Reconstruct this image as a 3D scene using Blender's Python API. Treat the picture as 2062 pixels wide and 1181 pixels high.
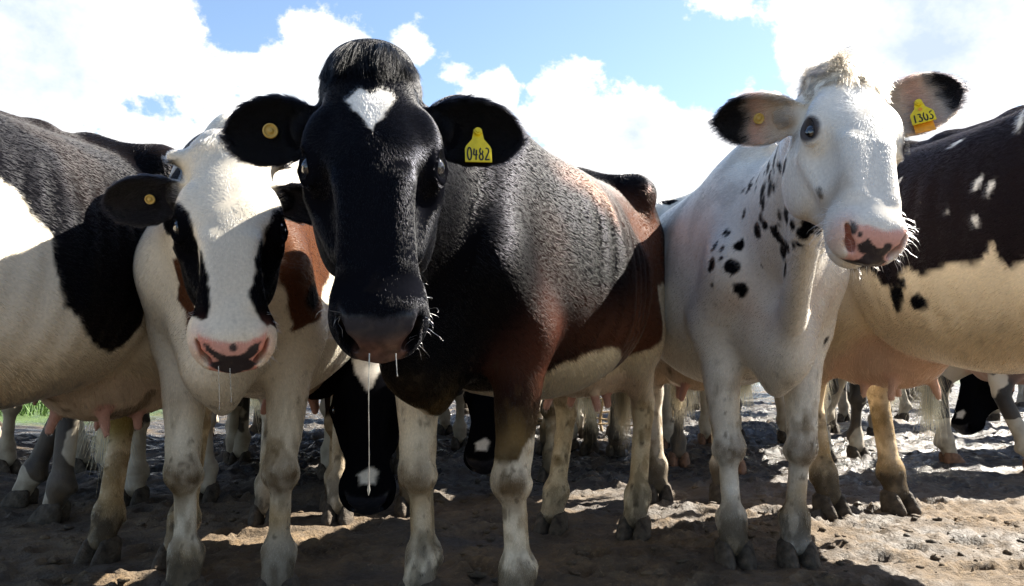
import bpy, math, random, time
import numpy as np
from mathutils import Vector, Matrix

T0 = time.time()
rng = np.random.default_rng(7)
scene = bpy.context.scene
for _o in list(bpy.data.objects):
    bpy.data.objects.remove(_o)
col = scene.collection

# ------------------------------------------------------------------ camera
FPX, VH, CAM_H = 1700.0, 700.0, 0.72          # focal length in photo pixels, horizon row, eye height
cam_d = bpy.data.cameras.new('camera')
cam = bpy.data.objects.new('camera', cam_d)
col.objects.link(cam)
cam.location = (0, 0, CAM_H)
cam.rotation_euler = (math.radians(90), 0, 0)
cam_d.sensor_width = 36.0
cam_d.lens = 36.0 * FPX / 2062.0
cam_d.shift_y = (VH - 590.5) / 2062.0
cam_d.clip_start, cam_d.clip_end = 0.05, 2000
scene.camera = cam

# ------------------------------------------------------------------ sun, sky, exposure
SUN_DIR = Vector((0.86, 0.52, 0.84)).normalized()   # towards the sun
sun_el = math.asin(SUN_DIR.z)
sun_d = bpy.data.lights.new('sun', 'SUN')
sun_d.energy, sun_d.angle, sun_d.color = 4.6, math.radians(0.5), (1.0, 0.935, 0.83)
sun = bpy.data.objects.new('sun', sun_d)
col.objects.link(sun)
sun.rotation_euler = (-SUN_DIR).to_track_quat('-Z', 'Y').to_euler()
sun.location = (6, 4, 8)

world = bpy.data.worlds.new('World')
scene.world = world
world.use_nodes = True


def build_world():
    nt = world.node_tree
    nt.nodes.clear()
    N, L = nt.nodes.new, nt.links.new
    out = N('ShaderNodeOutputWorld')
    sky = N('ShaderNodeTexSky')
    sky.sky_type = 'NISHITA'
    sky.sun_disc = False
    sky.sun_elevation = sun_el
    sky.sun_rotation = math.atan2(SUN_DIR.x, SUN_DIR.y)
    sky.air_density, sky.dust_density, sky.ozone_density = 1.0, 0.6, 2.0
    bg1 = N('ShaderNodeBackground')
    bg1.inputs[1].default_value = 0.050
    world.cycles.sampling_method = 'MANUAL'
    world.cycles.sample_map_resolution = 512
    L(sky.outputs[0], bg1.inputs[0])
    tc = N('ShaderNodeTexCoord')
    # clouds live on a plane high above: direction / (z + c)
    sep = N('ShaderNodeSeparateXYZ')
    L(tc.outputs['Generated'], sep.inputs[0])

    def math_(op, a, b=None, clamp=False):
        m = N('ShaderNodeMath')
        m.operation = op
        m.use_clamp = clamp
        for i, v in enumerate((a, b)):
            if v is None:
                continue
            if isinstance(v, (int, float)):
                m.inputs[i].default_value = v
            else:
                L(v, m.inputs[i])
        return m.outputs[0]

    def noise(vec, scale, detail, rough, dist=0.0):
        n = N('ShaderNodeTexNoise')
        n.inputs['Scale'].default_value = scale
        n.inputs['Detail'].default_value = detail
        n.inputs['Roughness'].default_value = rough
        n.inputs['Distortion'].default_value = dist
        L(vec, n.inputs['Vector'])
        return n.outputs[0]

    mp = N('ShaderNodeMapping')
    L(tc.outputs['Generated'], mp.inputs['Vector'])
    mp.inputs['Location'].default_value = (0.37, 1.9, 0.2)
    mp.inputs['Scale'].default_value = (1.0, 1.0, 1.35)
    big = noise(mp.outputs[0], 2.6, 2.0, 0.5)
    fine = noise(mp.outputs[0], 11.0, 10.0, 0.62, 0.1)
    # cumulus banks: (direction, angular radius, weight)
    banks = [((-0.66, 1, 0.40), 0.22, 1.3), ((-0.53, 1, 0.36), 0.10, 0.9), ((-0.46, 1, 0.26), 0.11, 0.72), ((-0.60, 1, 0.22), 0.20, 0.95), ((-0.36, 1, 0.30), 0.07, 0.75),
             ((-0.225, 1, 0.335), 0.075, 1.05), ((-0.27, 1, 0.27), 0.08, 1.0), ((-0.35, 1, 0.20), 0.14, 1.0), ((-0.12, 1, 0.355), 0.035, 0.8), ((-0.06, 1, 0.315), 0.05, 0.7), ((-0.02, 1, 0.305), 0.04, 0.75),
             ((0.07, 1, 0.265), 0.065, 1.1), ((0.145, 1, 0.255), 0.065, 1.15), ((0.11, 1, 0.16), 0.15, 1.1), ((0.22, 1, 0.20), 0.07, 0.9),
             ((0.50, 1, 0.36), 0.16, 1.35), ((0.38, 1, 0.36), 0.075, 0.95), ((0.55, 1, 0.20), 0.2, 1.1), ((0.42, 1, 0.21), 0.10, 0.8), ((0.24, 1, 0.425), 0.045, 0.75),
             ((0.28, 1, 0.30), 0.03, 0.6),
             ((-1.0, -0.3, 0.35), 0.20, 1.0), ((1.0, -0.2, 0.3), 0.22, 1.0), ((0.3, -1, 0.35), 0.22, 1.0),
             ((-0.6, -1, 0.22), 0.18, 1.0), ((1.0, 0.5, 0.25), 0.20, 1.0), ((-0.9, 0.5, 0.2), 0.18, 1.0), ((-0.3, -0.6, 0.9), 0.16, 0.9)]
    acc = None
    nrm = N('ShaderNodeVectorMath')
    nrm.operation = 'NORMALIZE'
    L(tc.outputs['Generated'], nrm.inputs[0])
    for d, r, w in banks:
        v = Vector(d).normalized()
        ds = N('ShaderNodeVectorMath')
        ds.operation = 'DISTANCE'
        L(nrm.outputs[0], ds.inputs[0])
        ds.inputs[1].default_value = v
        e = math_('MULTIPLY', math_('SUBTRACT', 1.0, math_('DIVIDE', ds.outputs['Value'], r * 1.35), True), w)
        acc = e if acc is None else math_('MAXIMUM', acc, e)
    # density = bank + noise
    dens = math_('ADD', math_('ADD', math_('MULTIPLY', acc, 1.15), math_('MULTIPLY', math_('SUBTRACT', fine, 0.5), 1.75)),
                 math_('MULTIPLY', math_('SUBTRACT', big, 0.55), 0.55))
    mr = N('ShaderNodeMapRange')
    mr.interpolation_type = 'SMOOTHSTEP'
    L(dens, mr.inputs[0])
    mr.inputs[1].default_value, mr.inputs[2].default_value = 0.38, 0.56
    cover = mr.outputs[0]
    # thick cores turn a little grey
    core = N('ShaderNodeMapRange')
    L(math_('ADD', dens, math_('MULTIPLY', math_('SUBTRACT', noise(mp.outputs[0], 5.0, 6.0, 0.6), 0.5), 1.4)), core.inputs[0])
    core.inputs[1].default_value, core.inputs[2].default_value = 0.74, 1.45
    cr = N('ShaderNodeMix')
    cr.data_type = 'RGBA'
    L(core.outputs[0], cr.inputs[0])
    cr.inputs[6].default_value = (1.0, 1.0, 1.0, 1)
    cr.inputs[7].default_value = (0.56, 0.66, 0.78, 1)
    bg2 = N('ShaderNodeBackground')
    L(cr.outputs[2], bg2.inputs[0])
    bg2.inputs[1].default_value = 0.285
    mix = N('ShaderNodeMixShader')
    L(cover, mix.inputs[0])
    L(bg1.outputs[0], mix.inputs[1])
    L(bg2.outputs[0], mix.inputs[2])
    L(mix.outputs[0], out.inputs[0])


build_world()
vs = scene.view_settings
vs.view_transform, vs.look, vs.exposure, vs.gamma = 'Standard', 'None', 2.2, 1.0
vs.use_curve_mapping = False
scene.render.engine = 'CYCLES'
scene.cycles.use_denoising = True
scene.cycles.max_bounces = 8
scene.cycles.diffuse_bounces = 4
scene.cycles.glossy_bounces = 3
scene.cycles.transmission_bounces = 4
scene.cycles_curves.shape = 'RIBBONS'


# ------------------------------------------------------------------ small numeric helpers
def hash3(ix, iy, iz, seed):
    h = (ix.astype(np.int64) * 374761393 + iy.astype(np.int64) * 668265263 + iz.astype(np.int64) * 2147483647 + seed * 974711) & 0xFFFFFFFF
    h = ((h ^ (h >> 13)) * 1274126177) & 0xFFFFFFFF
    h = ((h ^ (h >> 16)) * 2246822519) & 0xFFFFFFFF
    return ((h ^ (h >> 15)) & 0xFFFFFF).astype(np.float32) / np.float32(0xFFFFFF) * 2 - 1


def vnoise(p, scale=1.0, seed=0):
    q = np.asarray(p, np.float32) * scale
    i = np.floor(q).astype(np.int64)
    f = (q - i).astype(np.float32)
    f = f * f * (3 - 2 * f)
    r = 0
    for dx in (0, 1):
        wx = f[..., 0] if dx else 1 - f[..., 0]
        for dy in (0, 1):
            wy = f[..., 1] if dy else 1 - f[..., 1]
            for dz in (0, 1):
                wz = f[..., 2] if dz else 1 - f[..., 2]
                r = r + wx * wy * wz * hash3(i[..., 0] + dx, i[..., 1] + dy, i[..., 2] + dz, seed)
    return r


def fbm(p, scale=1.0, octaves=4, seed=0, gain=0.5):
    r, a = 0, 1.0
    for o in range(octaves):
        r = r + a * vnoise(p, scale * 2 ** o, seed + o * 17)
        a *= gain
    return r


def sstep(a, b, x):
    t = np.clip((x - a) / (b - a), 0, 1)
    return t * t * (3 - 2 * t)


def unit(v):
    v = np.asarray(v, float)
    return v / np.linalg.norm(v)


def smooth_curve(xs, ys, n=400, sigma=6):
    x = np.linspace(xs[0], xs[-1], n)
    y = np.interp(x, xs, ys)
    k = np.exp(-0.5 * (np.arange(-3 * sigma, 3 * sigma + 1) / sigma) ** 2)
    k /= k.sum()
    yp = np.pad(y, 3 * sigma, mode='reflect', reflect_type='odd')
    return x, np.convolve(yp, k, 'valid')


def poly_sd(pts, x, y):
    """signed distance to a closed polygon, negative inside"""
    pts = np.asarray(pts, np.float32)
    d = np.full(x.shape, 1e9, np.float32)
    inside = np.zeros(x.shape, bool)
    n = len(pts)
    for i in range(n):
        ax, ay = pts[i]
        bx, by = pts[(i + 1) % n]
        ex, ey = bx - ax, by - ay
        wx, wy = x - ax, y - ay
        t = np.clip((wx * ex + wy * ey) / max(ex * ex + ey * ey, 1e-12), 0, 1)
        d = np.minimum(d, (wx - ex * t) ** 2 + (wy - ey * t) ** 2)
        c = ((ay <= y) & (by > y)) | ((by <= y) & (ay > y))
        if abs(ey) > 1e-9:
            inside ^= c & (x < ax + (y - ay) / ey * ex)
    d = np.sqrt(d)
    return np.where(inside, -d, d)


# ------------------------------------------------------------------ implicit surfaces
class Field:
    def __init__(s, xs, ys, zs):
        s.ax = [np.asarray(a, np.float32) for a in (xs, ys, zs)]
        s.f = np.full([len(a) for a in s.ax], 5.0, np.float32)

    def put(s, lo, hi, fn, k=0.02, op='add'):
        sl = []
        for a, l, h in zip(s.ax, lo, hi):
            i0, i1 = np.searchsorted(a, l), np.searchsorted(a, h)
            if i1 <= i0:
                return
            sl.append(slice(i0, i1))
        g = [s.ax[0][sl[0]][:, None, None], s.ax[1][sl[1]][None, :, None], s.ax[2][sl[2]][None, None, :]]
        d = fn(*g)
        a = s.f[tuple(sl)]
        if op == 'add':
            h = np.clip(0.5 + 0.5 * (d - a) / k, 0, 1)
            s.f[tuple(sl)] = d + (a - d) * h - k * h * (1 - h)
        elif op == 'sub':
            h = np.clip(0.5 - 0.5 * (a + d) / k, 0, 1)
            s.f[tuple(sl)] = a + (-d - a) * h + k * h * (1 - h)
        elif op == 'bump':
            s.f[tuple(sl)] = a + d

    def ecap(s, p1, p2, r1, r2, lat=(0, 1, 0), k=0.03, op='add'):
        """tapered capsule; r = (lateral radius, other radius)"""
        p1, p2 = np.asarray(p1, float), np.asarray(p2, float)
        r1 = (r1, r1) if np.isscalar(r1) else r1
        r2 = (r2, r2) if np.isscalar(r2) else r2
        L = np.linalg.norm(p2 - p1)
        a = (p2 - p1) / max(L, 1e-6)
        l = np.asarray(lat, float)
        l = unit(l - a * l.dot(a))
        m = max(*r1, *r2) + max(k, 0.02) + 0.02
        lo, hi = np.minimum(p1, p2) - m, np.maximum(p1, p2) + m

        def fn(X, Y, Z):
            qx, qy, qz = X - np.float32(p1[0]), Y - np.float32(p1[1]), Z - np.float32(p1[2])
            t = qx * np.float32(a[0]) + qy * np.float32(a[1]) + qz * np.float32(a[2])
            li = qx * np.float32(l[0]) + qy * np.float32(l[1]) + qz * np.float32(l[2])
            q2 = qx * qx + qy * qy + qz * qz
            tc = np.clip(t, 0, np.float32(L))
            u = tc / np.float32(max(L, 1e-6))
            w2 = np.maximum(q2 - li * li - t * t, 0) + (t - tc) ** 2
            rl = r1[0] + (r2[0] - r1[0]) * u
            ru = r1[1] + (r2[1] - r1[1]) * u
            return (np.sqrt(li * li / (rl * rl) + w2 / (ru * ru)) - 1) * np.minimum(rl, ru)
        s.put(lo, hi, fn, k, op)

    def ell(s, c, r, R=None, k=0.03, op='add'):
        """ellipsoid, R = rows of local axes"""
        c = np.asarray(c, float)
        R = np.eye(3) if R is None else np.asarray(R, float)
        m = max(r) + max(k, 0.02) + 0.02

        def fn(X, Y, Z):
            q = (X - np.float32(c[0]), Y - np.float32(c[1]), Z - np.float32(c[2]))
            k0 = k1 = 0
            for i in range(3):
                e = (q[0] * np.float32(R[i][0]) + q[1] * np.float32(R[i][1]) + q[2] * np.float32(R[i][2])) / np.float32(r[i])
                k0 = k0 + e * e
                k1 = k1 + (e / np.float32(r[i])) ** 2
            k0 = np.sqrt(k0)
            return k0 * (k0 - 1) / np.sqrt(np.maximum(k1, 1e-9))
        s.put(c - m, c + m, fn, k, op)

    def mesh(s):
        f = s.f
        ins = f < 0
        nx, ny, nz = f.shape
        cnt = np.zeros((nx - 1, ny - 1, nz - 1), np.int8)
        for dx in (0, 1):
            for dy in (0, 1):
                for dz in (0, 1):
                    cnt += ins[dx:nx - 1 + dx, dy:ny - 1 + dy, dz:nz - 1 + dz]
        I, J, K = np.nonzero((cnt > 0) & (cnt < 8))
        idx = np.full(cnt.shape, -1, np.int32)
        idx[I, J, K] = np.arange(len(I))
        acc = np.zeros((len(I), 3), np.float32)
        n = np.zeros(len(I), np.float32)
        cs = [(0, 0, 0), (1, 0, 0), (0, 1, 0), (1, 1, 0), (0, 0, 1), (1, 0, 1), (0, 1, 1), (1, 1, 1)]
        vals = [f[I + a, J + b, K + c] for a, b, c in cs]
        for e0, e1 in ((0, 1), (2, 3), (4, 5), (6, 7), (0, 2), (1, 3), (4, 6), (5, 7), (0, 4), (1, 5), (2, 6), (3, 7)):
            a, b = vals[e0], vals[e1]
            m = (a < 0) != (b < 0)
            t = np.where(m, a / np.where(m, a - b, 1), 0)
            for ax in range(3):
                x0 = cs[e0][ax]
                x1 = cs[e1][ax]
                acc[:, ax] += np.where(m, x0 + (x1 - x0) * t, 0)
            n += m
        acc /= n[:, None]
        V = np.empty_like(acc)
        for ax, i in enumerate((I, J, K)):
            a = s.ax[ax]
            V[:, ax] = a[i] + (a[i + 1] - a[i]) * acc[:, ax]
        F = []
        for ax in range(3):
            sl0 = [slice(None)] * 3
            sl1 = [slice(None)] * 3
            sl0[ax], sl1[ax] = slice(0, -1), slice(1, None)
            a, b = ins[tuple(sl0)], ins[tuple(sl1)]
            e = np.nonzero(a != b)
            flip = a[e]
            o1, o2 = [(1, 2), (2, 0), (0, 1)][ax]
            e = list(e)
            ok = (e[o1] > 0) & (e[o2] > 0) & (e[o1] < cnt.shape[o1]) & (e[o2] < cnt.shape[o2])
            e = [q[ok] for q in e]
            flip = flip[ok]
            quad = []
            for d1, d2 in ((1, 1), (0, 1), (0, 0), (1, 0)):
                c = [q.copy() for q in e]
                c[o1] -= d1
                c[o2] -= d2
                quad.append(idx[c[0], c[1], c[2]])
            quad = np.stack(quad, 1)
            quad[~flip] = quad[~flip][:, ::-1]
            F.append(quad)
        F = np.concatenate(F)
        F = F[(F >= 0).all(1)]
        return V, F


def relax(V, F, it=2, lam=0.5):
    n = len(V)
    E = np.concatenate([F[:, [0, 1]], F[:, [1, 2]], F[:, [2, 3]], F[:, [3, 0]]])
    i = np.concatenate([E[:, 0], E[:, 1]])
    j = np.concatenate([E[:, 1], E[:, 0]])
    deg = np.bincount(i, minlength=n).astype(np.float32)
    for step in range(it):
        for l in (lam, -lam * 1.04):
            S = np.stack([np.bincount(i, weights=V[j, a], minlength=n) for a in range(3)], 1) / np.maximum(deg, 1)[:, None]
            V = (V + l * (S - V)).astype(np.float32)
    return V


def vert_normals(V, F):
    n = np.cross(V[F[:, 2]] - V[F[:, 0]], V[F[:, 3]] - V[F[:, 1]])
    N = np.zeros_like(V)
    for c in range(4):
        for a in range(3):
            N[:, a] += np.bincount(F[:, c], weights=n[:, a], minlength=len(V))
    return N / np.maximum(np.linalg.norm(N, axis=1, keepdims=True), 1e-9)


def mesh_from(name, V, F, smooth=True):
    me = bpy.data.meshes.new(name)
    F = np.asarray(F)
    V = np.asarray(V, np.float32)
    k = F.shape[1]
    me.vertices.add(len(V))
    me.vertices.foreach_set('co', V.ravel())
    me.loops.add(F.size)
    me.loops.foreach_set('vertex_index', F.astype(np.int32).ravel())
    me.polygons.add(len(F))
    me.polygons.foreach_set('loop_start', np.arange(0, F.size, k, dtype=np.int32))
    me.polygons.foreach_set('use_smooth', np.full(len(F), smooth))
    me.update(calc_edges=True)
    me.validate()
    return me


def link(name, data, parent=None, mat=None):
    o = bpy.data.objects.new(name, data)
    col.objects.link(o)
    if parent is not None:
        o.parent = parent
    if mat is not None:
        data.materials.clear()
        data.materials.append(mat)
    return o


def tag(o, label=None, cat=None, group=None, kind=None):
    for k, v in (('label', label), ('category', cat), ('group', group), ('kind', kind)):
        if v is not None:
            o[k] = v
    return o


# ------------------------------------------------------------------ materials
def new_mat(name):
    m = bpy.data.materials.new(name)
    m.use_nodes = True
    nt = m.node_tree
    b = nt.nodes['Principled BSDF']
    return m, nt, b


def simple_mat(name, rgb, rough=0.5, spec=0.5, var=0.0, vscale=20, bump=0.0, bscale=60, coat=0.0, sss=0.0):
    m, nt, b = new_mat(name)
    N, L = nt.nodes.new, nt.links.new
    b.inputs['Base Color'].default_value = (*rgb, 1)
    b.inputs['Roughness'].default_value = rough
    b.inputs['Specular IOR Level'].default_value = spec
    b.inputs['Coat Weight'].default_value = coat
    if sss:
        b.inputs['Subsurface Weight'].default_value = sss
        b.inputs['Subsurface Radius'].default_value = (0.01, 0.004, 0.002)
    tc = N('ShaderNodeTexCoord')
    if var:
        n = N('ShaderNodeTexNoise')
        n.inputs['Scale'].default_value = vscale
        n.inputs['Detail'].default_value = 6
        L(tc.outputs['Object'], n.inputs['Vector'])
        hs = N('ShaderNodeHueSaturation')
        hs.inputs['Color'].default_value = (*rgb, 1)
        mr = N('ShaderNodeMapRange')
        mr.inputs[1].default_value, mr.inputs[2].default_value = 0.25, 0.75
        mr.inputs[3].default_value, mr.inputs[4].default_value = 1 - var, 1 + var
        L(n.outputs[0], mr.inputs[0])
        L(mr.outputs[0], hs.inputs['Value'])
        L(hs.outputs[0], b.inputs['Base Color'])
    if bump:
        n2 = N('ShaderNodeTexNoise')
        n2.inputs['Scale'].default_value = bscale
        n2.inputs['Detail'].default_value = 5
        L(tc.outputs['Object'], n2.inputs['Vector'])
        bp = N('ShaderNodeBump')
        bp.inputs['Strength'].default_value = bump
        bp.inputs['Distance'].default_value = 0.01
        L(n2.outputs[0], bp.inputs['Height'])
        L(bp.outputs[0], b.inputs['Normal'])
    return m


def hide_mat():
    """cow skin and short coat; colour and gloss come from the animal's own markings"""
    m, nt, b = new_mat('cow_coat')
    N, L = nt.nodes.new, nt.links.new
    a = N('ShaderNodeAttribute')
    a.attribute_name = 'coat'
    g = N('ShaderNodeAttribute')
    g.attribute_name = 'gloss'
    tc = N('ShaderNodeTexCoord')
    n = N('ShaderNodeTexNoise')
    n.inputs['Scale'].default_value = 140
    n.inputs['Detail'].default_value = 4
    L(tc.outputs['Object'], n.inputs['Vector'])
    hs = N('ShaderNodeHueSaturation')
    mr = N('ShaderNodeMapRange')
    mr.inputs[1].default_value, mr.inputs[2].default_value = 0.3, 0.7
    mr.inputs[3].default_value, mr.inputs[4].default_value = 0.9, 1.08
    L(n.outputs[0], mr.inputs[0])
    L(mr.outputs[0], hs.inputs['Value'])
    L(a.outputs['Color'], hs.inputs['Color'])
    L(hs.outputs[0], b.inputs['Base Color'])
    mr2 = N('ShaderNodeMapRange')
    mr2.inputs[3].default_value, mr2.inputs[4].default_value = 0.62, 0.25
    L(g.outputs['Fac'], mr2.inputs[0])
    L(mr2.outputs[0], b.inputs['Roughness'])
    mr4 = N('ShaderNodeMapRange')
    mr4.inputs[3].default_value, mr4.inputs[4].default_value = 0.0, 0.30
    L(g.outputs['Fac'], mr4.inputs[0])
    L(mr4.outputs[0], b.inputs['Specular IOR Level'])
    L(g.outputs['Fac'], b.inputs['Coat Weight'])
    b.inputs['Coat Roughness'].default_value = 0.15
    b.inputs['Coat IOR'].default_value = 1.33
    bp = N('ShaderNodeBump')
    mr3 = N('ShaderNodeMapRange')
    mr3.inputs[3].default_value, mr3.inputs[4].default_value = 0.05, 0.8
    L(g.outputs['Fac'], mr3.inputs[0])
    L(mr3.outputs[0], bp.inputs['Strength'])
    bp.inputs['Distance'].default_value = 0.004
    L(n.outputs[0], bp.inputs['Height'])
    L(bp.outputs[0], b.inputs['Normal'])
    return m


def fur_mat():
    m = bpy.data.materials.new('cow_hair')
    m.use_nodes = True
    nt = m.node_tree
    nt.nodes.clear()
    N, L = nt.nodes.new, nt.links.new
    out = N('ShaderNodeOutputMaterial')
    a = N('ShaderNodeAttribute')
    a.attribute_name = 'hcol'
    h = N('ShaderNodeBsdfHairPrincipled')
    h.model = 'CHIANG'
    h.parametrization = 'COLOR'
    L(a.outputs['Color'], h.inputs['Color'])
    h.inputs['Roughness'].default_value = 0.22
    # dark strands are sleeker and reflect less from their cuticle
    bw = N('ShaderNodeRGBToBW')
    L(a.outputs['Color'], bw.inputs[0])
    ior = N('ShaderNodeMapRange')
    ior.inputs[1].default_value, ior.inputs[2].default_value = 0.0, 0.25
    ior.inputs[3].default_value, ior.inputs[4].default_value = 1.205, 1.40
    L(bw.outputs[0], ior.inputs[0])
    L(ior.outputs[0], h.inputs['IOR'])
    h.inputs['Radial Roughness'].default_value = 0.45
    h.inputs['Random Roughness'].default_value = 0.2
    L(h.outputs[0], out.inputs[0])
    return m


HIDE = hide_mat()
FUR = fur_mat()


def herd_mat():
    """coat of the cows further off: patches differ from animal to animal"""
    m, nt, b = new_mat('herd_coat')
    N, L = nt.nodes.new, nt.links.new
    tc = N('ShaderNodeTexCoord')
    oi = N('ShaderNodeObjectInfo')
    cx = N('ShaderNodeCombineXYZ')
    mu = N('ShaderNodeMath')
    mu.operation = 'MULTIPLY'
    mu.inputs[1].default_value = 57.0
    L(oi.outputs['Random'], mu.inputs[0])
    for i in range(3):
        L(mu.outputs[0], cx.inputs[i])
    ad = N('ShaderNodeVectorMath')
    L(tc.outputs['Object'], ad.inputs[0])
    L(cx.outputs[0], ad.inputs[1])
    n = N('ShaderNodeTexNoise')
    n.inputs['Scale'].default_value = 2.3
    n.inputs['Detail'].default_value = 4
    n.inputs['Roughness'].default_value = 0.42
    L(ad.outputs[0], n.inputs['Vector'])
    # white legs: less black towards the ground
    sp = N('ShaderNodeSeparateXYZ')
    L(tc.outputs['Object'], sp.inputs[0])
    zr = N('ShaderNodeMapRange')
    zr.inputs[1].default_value, zr.inputs[2].default_value = 0.25, 0.95
    zr.inputs[3].default_value, zr.inputs[4].default_value = -0.12, 0.10
    L(sp.outputs['Z'], zr.inputs[0])
    s = N('ShaderNodeMath')
    L(n.outputs[0], s.inputs[0])
    L(zr.outputs[0], s.inputs[1])
    st = N('ShaderNodeMapRange')
    st.inputs[1].default_value, st.inputs[2].default_value = 0.435, 0.445
    L(s.outputs[0], st.inputs[0])
    n2 = N('ShaderNodeTexNoise')
    n2.inputs['Scale'].default_value = 14
    n2.inputs['Detail'].default_value = 7
    L(ad.outputs[0], n2.inputs['Vector'])
    # mud on the lower legs
    dr = N('ShaderNodeMapRange')
    dr.inputs[1].default_value, dr.inputs[2].default_value = 0.55, 0.0
    dr.inputs[3].default_value, dr.inputs[4].default_value = -0.15, 0.75
    L(sp.outputs['Z'], dr.inputs[0])
    dm = N('ShaderNodeMath')
    dm.operation = 'MULTIPLY'
    dm.use_clamp = True
    L(dr.outputs[0], dm.inputs[0])
    nr = N('ShaderNodeMapRange')
    nr.inputs[1].default_value, nr.inputs[2].default_value = 0.35, 0.65
    nr.inputs[3].default_value, nr.inputs[4].default_value = 0.3, 1.3
    L(n2.outputs[0], nr.inputs[0])
    L(nr.outputs[0], dm.inputs[1])
    m1 = N('ShaderNodeMix')
    m1.data_type = 'RGBA'
    L(st.outputs[0], m1.inputs[0])
    m1.inputs[6].default_value = (0.52, 0.46, 0.36, 1)
    m1.inputs[7].default_value = (0.016, 0.013, 0.012, 1)
    # the udder and teats are bare pink skin
    at = N('ShaderNodeAttribute')
    at.attribute_name = 'bare'
    m3 = N('ShaderNodeMix')
    m3.data_type = 'RGBA'
    L(at.outputs['Fac'], m3.inputs[0])
    L(m1.outputs[2], m3.inputs[6])
    m3.inputs[7].default_value = (0.46, 0.27, 0.20, 1)
    m2 = N('ShaderNodeMix')
    m2.data_type = 'RGBA'
    L(dm.outputs[0], m2.inputs[0])
    L(m3.outputs[2], m2.inputs[6])
    m2.inputs[7].default_value = (0.11, 0.075, 0.042, 1)
    L(m2.outputs[2], b.inputs['Base Color'])
    b.inputs['Roughness'].default_value = 0.6
    b.inputs['Sheen Weight'].default_value = 0.15
    bp = N('ShaderNodeBump')
    bp.inputs['Strength'].default_value = 0.3
    bp.inputs['Distance'].default_value = 0.006
    n3 = N('ShaderNodeTexNoise')
    n3.inputs['Scale'].default_value = 90
    L(tc.outputs['Object'], n3.inputs['Vector'])
    L(n3.outputs[0], bp.inputs['Height'])
    L(bp.outputs[0], b.inputs['Normal'])
    return m


HERD = herd_mat()
M_EYE = simple_mat('eye_dark', (0.006, 0.004, 0.003), 0.05, 0.8, coat=1.0)
M_HOOF = simple_mat('hoof_horn', (0.070, 0.056, 0.042), 0.8, 0.25, var=0.75, vscale=34, bump=1.0, bscale=60)
M_HOOF_TAN = simple_mat('hoof_horn_tan', (0.16, 0.085, 0.05), 0.65, 0.3, var=0.5, vscale=30, bump=0.8, bscale=70)
M_TAG = simple_mat('tag_plastic_yellow', (0.78, 0.60, 0.012), 0.35, 0.5, var=0.12, vscale=60)
M_TAG_O = simple_mat('tag_plastic_orange', (0.80, 0.33, 0.02), 0.35, 0.5, var=0.2, vscale=60)
M_TAG_B = simple_mat('tag_plastic_ochre', (0.50, 0.33, 0.07), 0.4, 0.5, var=0.2, vscale=90)
M_INK = simple_mat('marker_ink', (0.01, 0.01, 0.01), 0.6)
M_HORN = simple_mat('horn_bud', (0.28, 0.22, 0.15), 0.55, 0.4, var=0.4, vscale=80, bump=0.5, bscale=150)
M_DROOL = simple_mat('saliva', (0.55, 0.54, 0.50), 0.08, 0.6, coat=0.6)
M_DROOL.node_tree.nodes['Principled BSDF'].inputs['Transmission Weight'].default_value = .6


# ------------------------------------------------------------------ the cow
class Cow:
    """all points in the cow's own frame: x forward, y to its left, z up, origin on the ground under the belly"""

    def __init__(s, loc, heading, scale=1.0):
        s.loc = np.array([loc[0], loc[1], loc[2] if len(loc) > 2 else 0.0])
        h = unit([heading[0], heading[1], 0])
        s.R = np.array([h, [-h[1], h[0], 0], [0, 0, 1]])     # rows: local axes in world
        s.yaw = math.atan2(h[1], h[0])
        s.sc = scale

    def local(s, w):
        return s.R @ (np.asarray(w, float) - s.loc) / s.sc

    def ldir(s, w):
        return unit(s.R @ np.asarray(w, float))


def torso_profile(c):
    ch = c.get('chest', 1.0)
    X = [-.93, -.86, -.72, -.45, -.20, .10, .35, .55, .68, .80, .88]
    zt = [1.20, 1.29, 1.355, 1.385, 1.365, 1.365, 1.385, 1.400, 1.33, 1.20, 1.05]
    zb = [1.02, .88, .80, .72, .61, c.get('belly', .57), .60, .64, .665, .74, .86]
    w = [.05, .15, .235, .275, .335, c.get('girth', .365), .30 * (.4 + .6 * ch), .235 * ch, .205 * ch, .165 * ch, .05]
    zm = [1.12, 1.10, 1.10, 1.03, .93, .88, .91, .95, .97, .98, .98]
    return X, zt, zb, w, zm


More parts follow.
